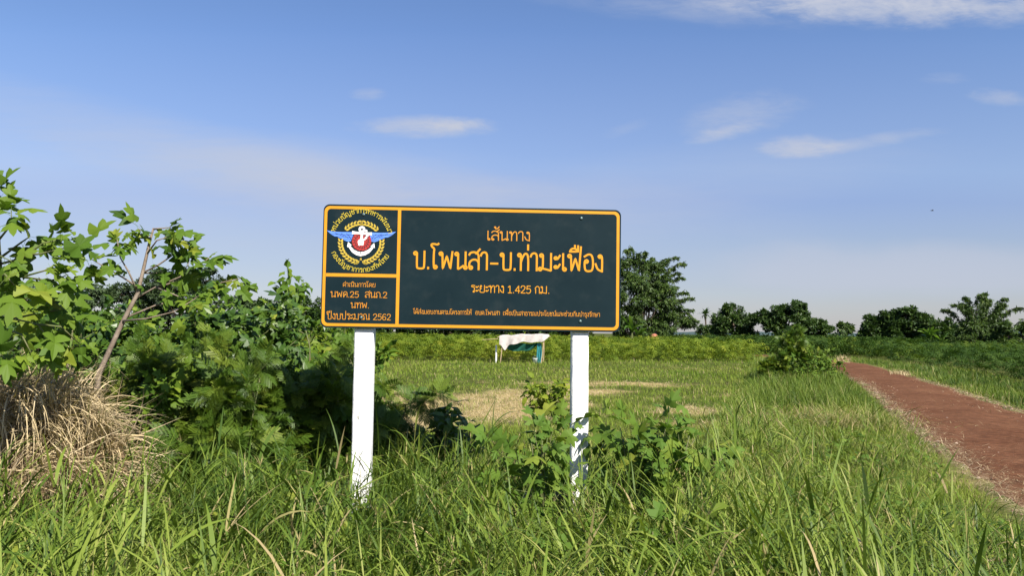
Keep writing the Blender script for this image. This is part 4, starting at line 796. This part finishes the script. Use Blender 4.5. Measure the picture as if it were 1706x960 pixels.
# ------------------------------------------------------------------ cassava fields
def inside(x, y, poly):
    r = np.zeros(len(x), bool); j = len(poly)-1
    for i in range(len(poly)):
        xi, yi = poly[i]; xj, yj = poly[j]; c = ((yi > y) != (yj > y)) & (x < (xj-xi)*(y-yi)/(yj-yi+1e-9)+xi); r ^= c; j = i
    return r
def field(name, label, poly, n, hgt, size, m, seed, rowdir=0.0, step=1.12, pw=1.5):
    rs = np.random.RandomState(seed); P = np.array(poly); y0, y1 = P[:, 1].min(), P[:, 1].max()
    cand = int(n*3); a = 1-pw; y = (y0**a+(y1**a-y0**a)*rs.rand(cand))**(1/a); x = rs.uniform(P[:, 0].min(), P[:, 0].max(), cand)
    c, s = math.cos(rowdir), math.sin(rowdir); p = x*c+y*s; q = -x*s+y*c; p = np.round(p/step)*step+rs.normal(0, .09, cand); q = np.round(q/step)*step+rs.normal(0, .09, cand)
    X, Y = p*c-q*s, p*s+q*c; k = inside(X, Y, poly); k = k&(vn(X+31, Y, 2.2)*.6+vn(X, Y, .8)*.4 > .24); X, Y = X[k][:n], Y[k][:n]; n = len(X)
    hp = hgt*(.70+.62*vn(X, Y, 1.12)+.12*vn(X, Y, 6)); rr = rs.rand(n)**.5; th = rs.uniform(0, 6.28, n); z = hp*(1-.92*rs.rand(n)**1.35)
    rad = .46*rr*np.clip(1.25-z/hp*.5, .3, 1); pos = np.stack([X+rad*np.cos(th), Y+rad*np.sin(th), z], -1)
    d = np.stack([np.cos(th), np.sin(th), rs.uniform(-.5, .25, n)], -1); sz = size*rs.uniform(.7, 1.3, n)*np.clip(Y/40, .85, 1.7)
    nearm = Y < 62; out = []
    vv = np.clip(.18+.6*vn(X, Y, 5)*vn(X, Y, .9)*1.6+rs.normal(0, .13, n), 0, 1)
    out.append(scatter(PAL[0], PAL[1], pos[nearm], d[nearm], up_jit(rs, nearm.sum(), .45), sz[nearm], vv[nearm]))
    if (~nearm).any(): out.append(scatter(PAL4[0], PAL4[1], pos[~nearm], d[~nearm], up_jit(rs, (~nearm).sum(), .45), sz[~nearm], vv[~nearm]))
    V_, F_, va = join(out); return tag(mesh(name, V_, F_, m, None, va), label, 'crop', kind='stuff')
field('cassava_crop', 'bright yellow-green cassava crop behind the shelter', [(-40,43.5),(13.2,45),(15.8,50),(16.4,60),(14,74),(11.5,90),(-45,92)], 46000, 1.02, .24, M['crop'], 101)
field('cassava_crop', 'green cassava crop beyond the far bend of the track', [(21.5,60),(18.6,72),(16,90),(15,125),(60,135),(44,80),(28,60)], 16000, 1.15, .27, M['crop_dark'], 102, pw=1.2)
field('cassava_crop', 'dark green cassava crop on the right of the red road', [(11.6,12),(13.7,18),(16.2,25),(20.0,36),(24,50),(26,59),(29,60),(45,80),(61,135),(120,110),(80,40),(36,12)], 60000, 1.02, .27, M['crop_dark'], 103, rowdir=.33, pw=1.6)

# ------------------------------------------------------------------ trees
def tree(name, label, Y, lobes, m, seed, leaf=.26, n=5000, trunks=((0, .2),), group=None, kind='broad', cat='tree', sub=.34, basepx=None, plumes=(), fill=True):
    """lobes in photo pixels (x, y, half-width, half-height); each gets its own place, depth and thickness round the trunk"""
    rs = np.random.RandomState(seed); s = Y/F; cx = np.mean([l[0] for l in lobes[:1]]) if basepx is None else basepx; bx = gx(cx, Y); root = empty(name, (bx, Y, 0)); tag(root, label, cat, group)
    LB = []
    for i, (px, py, a, b) in enumerate(lobes):
        c = at(px, py, Y); LB.append((np.array([c.x-bx, rs.uniform(-.5, .5)*a*s*(i > 0), c.z]), np.array([a*s, .85*a*s, b*s])))
    if fill:
        w0 = max(l[2] for l in lobes)*s
        for q in (-.55, .55): LB.append((np.array([LB[0][0][0]+q*w0, -.2, 1.7]), np.array([w0*.62, w0*.5, 1.7])))
    segs = []
    for dx, r in trunks:
        top = LB[0][0]; segs.append((np.array([[dx, 0, -.1], [dx*1.1+.05, .02, top[2]*.35], [top[0]*.8+dx*.6, 0, top[2]*.9]]), np.array([r*1.25, r, r*.5])))
    for c, h in LB:
        o = np.array([LB[0][0][0]*.5, 0, max(.4, c[2]*.35)]); mid = (o+c)/2+[0, 0, -.15*h[2]]; segs.append((np.array([o, mid, c, c+[0, 0, h[2]*.5]]), np.array([.10, .075, .05, .02])*(.6+Y/180)))
    pos, dr = [], []; area = sum(h[0]*h[2] for c, h in LB)
    for c, h in LB:
        nn = int(n*h[0]*h[2]/area)+60; nc = max(7, int(26*(h[0]*h[2]/area)**.5*1.6)); dv = nrm(rs.normal(0, 1, (nc, 3))); dv[:, 2] = np.where(dv[:, 2] < -.5, -dv[:, 2], dv[:, 2]); cc = c+dv*h*rs.uniform(.45, .95, (nc, 1))
        idx = rs.randint(0, nc, nn); sz = sub*np.minimum(h[0], h[2])*rs.uniform(.65, 1.25, nc)
        dd = nrm(rs.normal(0, 1, (nn, 3))); p = cc[idx]+dd*(sz[idx]*rs.rand(nn)**.4)[:, None]*[1.2, 1.2, .8]
        pos.append(p); dr.append(nrm(dd+[0, 0, -.35 if kind != 'bamboo' else -.9]))
        for j in range(nc):
            if rs.rand() < .5: segs.append((np.array([c, (c+cc[j])/2, cc[j]]), np.array([.05, .035, .015])*(.6+Y/180)))
    for j, (px, py, sx) in enumerate(plumes):      # arching culms with leaves hanging along their upper part
        tip = np.array(at(px, py, Y))-[bx, Y, 0]; tip[1] = rs.uniform(-1, 1); b0 = np.array([sx*s+rs.normal(0, .2), rs.normal(0, .4), 0]); k1 = b0+(tip-b0)*[.12, .3, .62]; k2 = np.array([b0[0]+(tip[0]-b0[0])*.55, tip[1]*.7, tip[2]*1.06+.25])
        t = np.linspace(0, 1, 16)[:, None]; C = b0*(1-t)**3+3*k1*t*(1-t)**2+3*k2*t*t*(1-t)+tip*t**3; segs.append((C, np.linspace(.05, .012, 16)))
        nn = 190; u_ = rs.uniform(.35, 1, nn); P_ = np.stack([np.interp(u_, t[:, 0], C[:, a]) for a in range(3)], -1); sp_ = (.09+.42*(1-u_)**1.5)*Y/88
        pos.append(P_+rs.normal(0, 1, (nn, 3))*sp_[:, None]*[1, 1, .7]-[0, 0, .1]); dr.append(nrm(rs.normal(0, .6, (nn, 3))+[0, 0, -.7]))
    stems('trunk', segs, M['dark_bark'], root, 5)
    pos = np.vstack(pos); dr = np.vstack(dr); k = pos[:, 2] > .05; pos, dr = pos[k], dr[k]; k = len(pos)
    va = np.clip(.35+.28*rs.normal(0, .8, k)+.0*pos[:, 2], 0, 1)
    lf = TUFT if kind != 'bamboo' else (TUFT[0]*[1.15, .55, 1], TUFT[1])
    V_, F_, va = scatter(lf[0], lf[1], pos, dr, up_jit(rs, k, .6), leaf*rs.uniform(.6, 1.3, k), va); mesh('crown', V_, F_, m, root, va)
    return root
tree('bamboo_grove', 'tallest bamboo clump with arching tips, right of the sign', 88, [(1070,500,44,48),(1050,460,26,34),(1082,462,24,30),(1115,530,34,28),(1145,542,18,14),(1040,535,34,28),(1000,505,40,46),(1100,500,24,30)], M['bamboo'], 201, .33, 15000, ((0,.1),(.6,.08),(-.7,.09)), kind='bamboo', cat='bamboo',
  plumes=[(1040,418,-14),(1050,415,-10),(1062,424,-4),(1075,422,0),(1090,430,4),(1100,438,6),(1118,432,8),(1130,430,8),(1142,440,12),(1136,455,12),(1128,448,10),(1144,462,14),(1132,478,14),(1146,488,16),(1155,498,18),(1138,500,14),(1160,516,20),(1150,522,18),(1110,462,4),(1020,425,-30),(1000,440,-40),(1165,535,22)])
GB = 'trees along the far edge of the fields'
tree('field_tree', 'rounded tree standing nearest the small palm on the right', 112, [(1222,535,34,24),(1200,545,20,18),(1243,540,20,20),(1222,516,18,11)], M['tree'], 202, .38, 4600, group=GB)
tree('field_tree', 'broad tree with the highest crown in the middle distance group', 108, [(1310,528,36,22),(1318,513,26,12),(1287,540,22,22),(1340,538,22,20),(1270,530,14,14)], M['tree'], 203, .38, 5600, group=GB)
tree('field_tree', 'small dark tree right of the broad middle distance tree', 104, [(1362,548,20,17),(1350,545,16,16),(1380,555,14,12)], M['tree'], 204, .34, 2600, group=GB)
tree('field_tree', 'low dark bush at the foot of the small palm', 150, [(1174,551,14,8),(1186,549,9,9)], M['tree'], 211, .4, 500, group=GB)
tree('field_tree', 'thin sparse young tree in the gap before the right-hand trees', 100, [(1408,552,10,10),(1400,544,7,6),(1416,548,7,8)], M['bamboo'], 205, .36, 330, group=GB, sub=.5, fill=False)
tree('field_tree', 'left tree of the dense dark right-hand group', 88, [(1466,548,28,24),(1450,555,18,18),(1480,534,22,16)], M['tree'], 206, .34, 4600, group=GB)
tree('field_tree', 'middle tree of the dense dark right-hand group', 86, [(1512,548,32,26),(1508,526,22,14),(1535,542,22,20)], M['tree'], 207, .34, 5200, group=GB)
tree('field_tree', 'dark low tree wedged between the dense group and the feathery bamboo', 84, [(1566,558,30,22),(1555,545,18,14),(1585,570,22,16)], M['tree'], 208, .34, 3800, group=GB)
tree('bamboo_grove', 'bamboo clump with long plumes spreading at the right edge', 72, [(1636,560,30,24),(1622,568,38,18),(1645,545,16,18),(1612,545,12,14),(1664,570,22,14)], M['bamboo'], 209, .26, 9000, ((0,.07),(.4,.06),(-.4,.06)), kind='bamboo', cat='bamboo',
  plumes=[(1645,489,0),(1636,492,-2),(1622,492,-6),(1606,496,-10),(1598,506,-12),(1584,508,-14),(1576,516,-16),(1604,520,-10),(1658,500,4),(1668,508,6),(1672,498,6),(1684,512,8),(1696,514,10),(1676,522,8),(1662,522,6),(1680,545,10),(1690,556,12),(1615,508,-6),(1648,506,2)])
tree('field_tree', 'low scrubby tree at the foot of the right-edge bamboo', 70, [(1690,574,22,12),(1672,580,18,9)], M['bamboo'], 210, .26, 1400, group=GB)
# trees seen under and beside the board
for px, py, a, b, Y, lb in ((505,532,50,20,122,'dark distant tree seen between the bushes and the sign'),(610,534,46,22,122,'dark distant tree behind the emblem end of the sign'),(710,536,46,20,122,'dark distant tree behind the left half of the sign'),(812,535,46,20,119,'dark distant tree behind the middle of the sign'),(905,535,44,22,116,'dark distant tree behind the sign, above the right end of the shelter'),(560,530,50,26,120,'dark distant tree hidden behind the left end of the sign'),(660,536,52,20,125,'dark distant tree left of the shelter, behind the sign board'),(760,534,54,22,120,'dark distant tree behind the sign above the crop, centre left'),(860,536,52,20,118,'dark distant tree straight behind the shelter'),(940,532,46,24,112,'dark distant tree behind the right half of the sign')):
    tree('hedgerow_tree', lb, Y, [(px,py,a,b),(px-a*.5,py+6,a*.5,b*.7),(px+a*.5,py+5,a*.55,b*.75)], M['tree'], int(px), .46, 2600, group='hedgerow trees behind the sign')
tree('distant_tree', 'hazy rounded tree rising behind the leaning sapling', 62, [(300,492,62,44),(335,470,42,26),(255,500,46,34),(385,505,38,26),(270,470,30,20)], M['far_tree'], 220, .26, 7000, group='trees behind the thicket')
tree('distant_tree', 'grey-green low tree behind the bush left of the sign', 66, [(170,505,50,26),(205,495,36,22),(120,512,50,22)], M['far_tree'], 221, .28, 4000, group='trees behind the thicket')
tree('distant_tree', 'dark tree line crown between the thicket and the sign', 70, [(450,520,48,24),(500,518,44,26),(420,528,36,20)], M['tree'], 222, .28, 4200, group='trees behind the thicket')
tree('distant_tree', 'dark tree at the far left behind the broadleaf sapling', 60, [(40,500,62,34),(-20,490,50,40),(90,512,40,24)], M['tree'], 223, .26, 4500, group='trees behind the thicket')
# palm
PY = 165; p = at(1175, 524, PY); PM = empty('palm_tree', (p.x, PY, 0)); tag(PM, 'tiny lone sugar palm on the skyline between bamboo and trees', 'palm')
put('trunk', [tube([(0,0,0), (.15,0,p.z*.5), (0,0,p.z)], [.22,.17,.15])], M['dark_bark'], PM)
n = 46; o = np.repeat(np.array([[0, 0, p.z]]), n, 0); V_, F_, va = blades(o, rs.uniform(0, 6.28, n), rs.uniform(-.3, 1.5, n), rs.uniform(1.3, 2.0, n), np.full(n, .42), rs.uniform(.4, 1.6, n), 5, rs.rand(n)*.6); mesh('crown', V_, F_, M['tree'], PM, va)
# banana plants
def banana(px, Y, h, seed, lb):
    rs = np.random.RandomState(seed); x = gx(px, Y); o = empty('banana_plant', (x, Y, 0)); tag(o, lb, 'banana plant', 'banana plants')
    put('trunk', [tube([(0,0,0), (.03,0,h*.3), (.05,0,h*.55)], [.14,.11,.07])], M['green_stem'], o); n = 11
    V_, F_, va = blades(np.repeat(np.array([[.05, 0, h*.5]]), n, 0), rs.uniform(0, 6.28, n), rs.uniform(.9, 1.45, n), h*rs.uniform(.45, .72, n), np.full(n, .38), rs.uniform(.4, 1.9, n), 8, rs.rand(n), rs.normal(0, .3, n), tip=.15); mesh('leaf_crown', V_, F_, M['banana'], o, va)
banana(1549, 79, 2.7, 301, 'banana plant with an upright leaf before the dark right-hand trees'); banana(1566, 78, 2.1, 302, 'lower drooping banana plant before the dark right-hand trees'); banana(1052, 74, 3.4, 303, 'banana plant just right of the sign at the foot of the bamboo'); banana(1062, 76, 2.6, 304, 'smaller banana plant beside the one right of the sign')
# red soil mound by the far end of the track
p = at(1090, 572, 72); V_ = []; rm = np.random.RandomState(7); nu, nv = 22, 8
for j in range(nv):
    f = j/(nv-1)*math.pi/2
    for t in np.linspace(0, 2*math.pi, nu, endpoint=False): k = 1+.14*math.sin(3*t)+rm.normal(0, .05); V_.append((.55*math.cos(f)**.8*k*math.cos(t), .5*math.cos(f)**.8*k*math.sin(t), 1.30*math.sin(f)-.05))
i = np.arange(nv-1)[:, None]*nu; j = np.arange(nu)[None]; j2 = (j+1) % nu
g = mesh('soil_mound', V_, [np.stack([i+j, i+j2, i+nu+j2, i+nu+j], -1).reshape(-1, 4)], M['red_soil'], smooth=True); g.location = (p.x, 72, 0); g.scale = (1, 1, 1.3); tag(g, 'small orange-red soil mound at the far end of the track', 'soil mound')

# ------------------------------------------------------------------ small things
def crumple(name, loc, s, m, seed, label, cat, amp=.28):
    rs = np.random.RandomState(seed); nu, nv = 22, 12; V_ = []
    ph = rs.uniform(0, 6.28, 8)
    for j in range(nv):
        f = -math.pi/2+math.pi*j/(nv-1)
        for t in np.linspace(0, 2*math.pi, nu, endpoint=False):
            k = 1+amp*(math.sin(2*t+ph[0]+3*f)*.5+math.sin(5*t+ph[1]-4*f)*.35+math.sin(9*t+ph[2]+7*f)*.2)+rs.normal(0, .035)
            V_.append((s[0]*k*math.cos(f)*math.cos(t), s[1]*k*math.cos(f)*math.sin(t), s[2]*k*math.sin(f)))
    i = np.arange(nv-1)[:, None]*nu; j = np.arange(nu)[None]; j2 = (j+1) % nu
    g = mesh(name, V_, [np.stack([i+j, i+j2, i+nu+j2, i+nu+j], -1).reshape(-1, 4)], m); g.location = loc; return tag(g, label, cat)
bp2 = at(903, 838, 6.85); crumple('plastic_bag', (bp2.x, 6.85, .15), (.17,.14,.16), M['bag'], 5, 'crumpled shiny black plastic bag in the grass left of the right post foot', 'plastic bag')
def dry_leaf(px, py, Y, s, rz, lb, z=.1):
    p = at(px, py, Y); V_, F_, va = scatter(OV[0]*[1, 1.3, 2.2], OV[1], np.zeros((1, 3)), np.array([[1., .2, .25]]), np.array([[0, .3, 1.]]), np.array([s]), np.array([.5]))
    g = mesh('dry_leaf', V_, F_, M['dry_leaf']); g.location = (p.x, Y, p.z); g.rotation_euler = (0, 0, rz); tag(g, lb, 'dry leaf', 'dry leaves in the grass')
dry_leaf(1648, 938, 5.2, .13, .2, 'larger dry tan leaf in the grass at the bottom right corner'); dry_leaf(1176, 858, 5.2, .05, 1, 'small pale dry leaf caught in the grass right of the vine'); dry_leaf(1495, 915, 5.0, .05, 2, 'small dry brown leaf in the grass below the road edge')
bd = at(1553, 351, 60); P = [tube([(-.10,0,0),(-.05,0,.01),(.03,0,.012),(.09,0,0),(.12,0,-.005)], [.004,.028,.034,.018,.003], 7)]
BD = empty('bird', bd); tag(BD, 'tiny dark bird flying high on the right', 'bird'); put('body', P, M['bird'], BD, smooth=True)
for sg in (-1, 1):
    V_ = np.array([(.04,sg*.02,.02),(-.04,sg*.02,.02),(-.02,sg*.12,.06),(.05,sg*.12,.065),(-.05,sg*.24,.03),(-.03,sg*.25,.03)])+[0,0,0]
    mesh('wing', np.vstack([V_, V_-[0,0,.006]]), [np.array([(0,1,2,3),(3,2,4,5),(9,8,7,6),(11,10,8,9)])], M['bird'], BD)
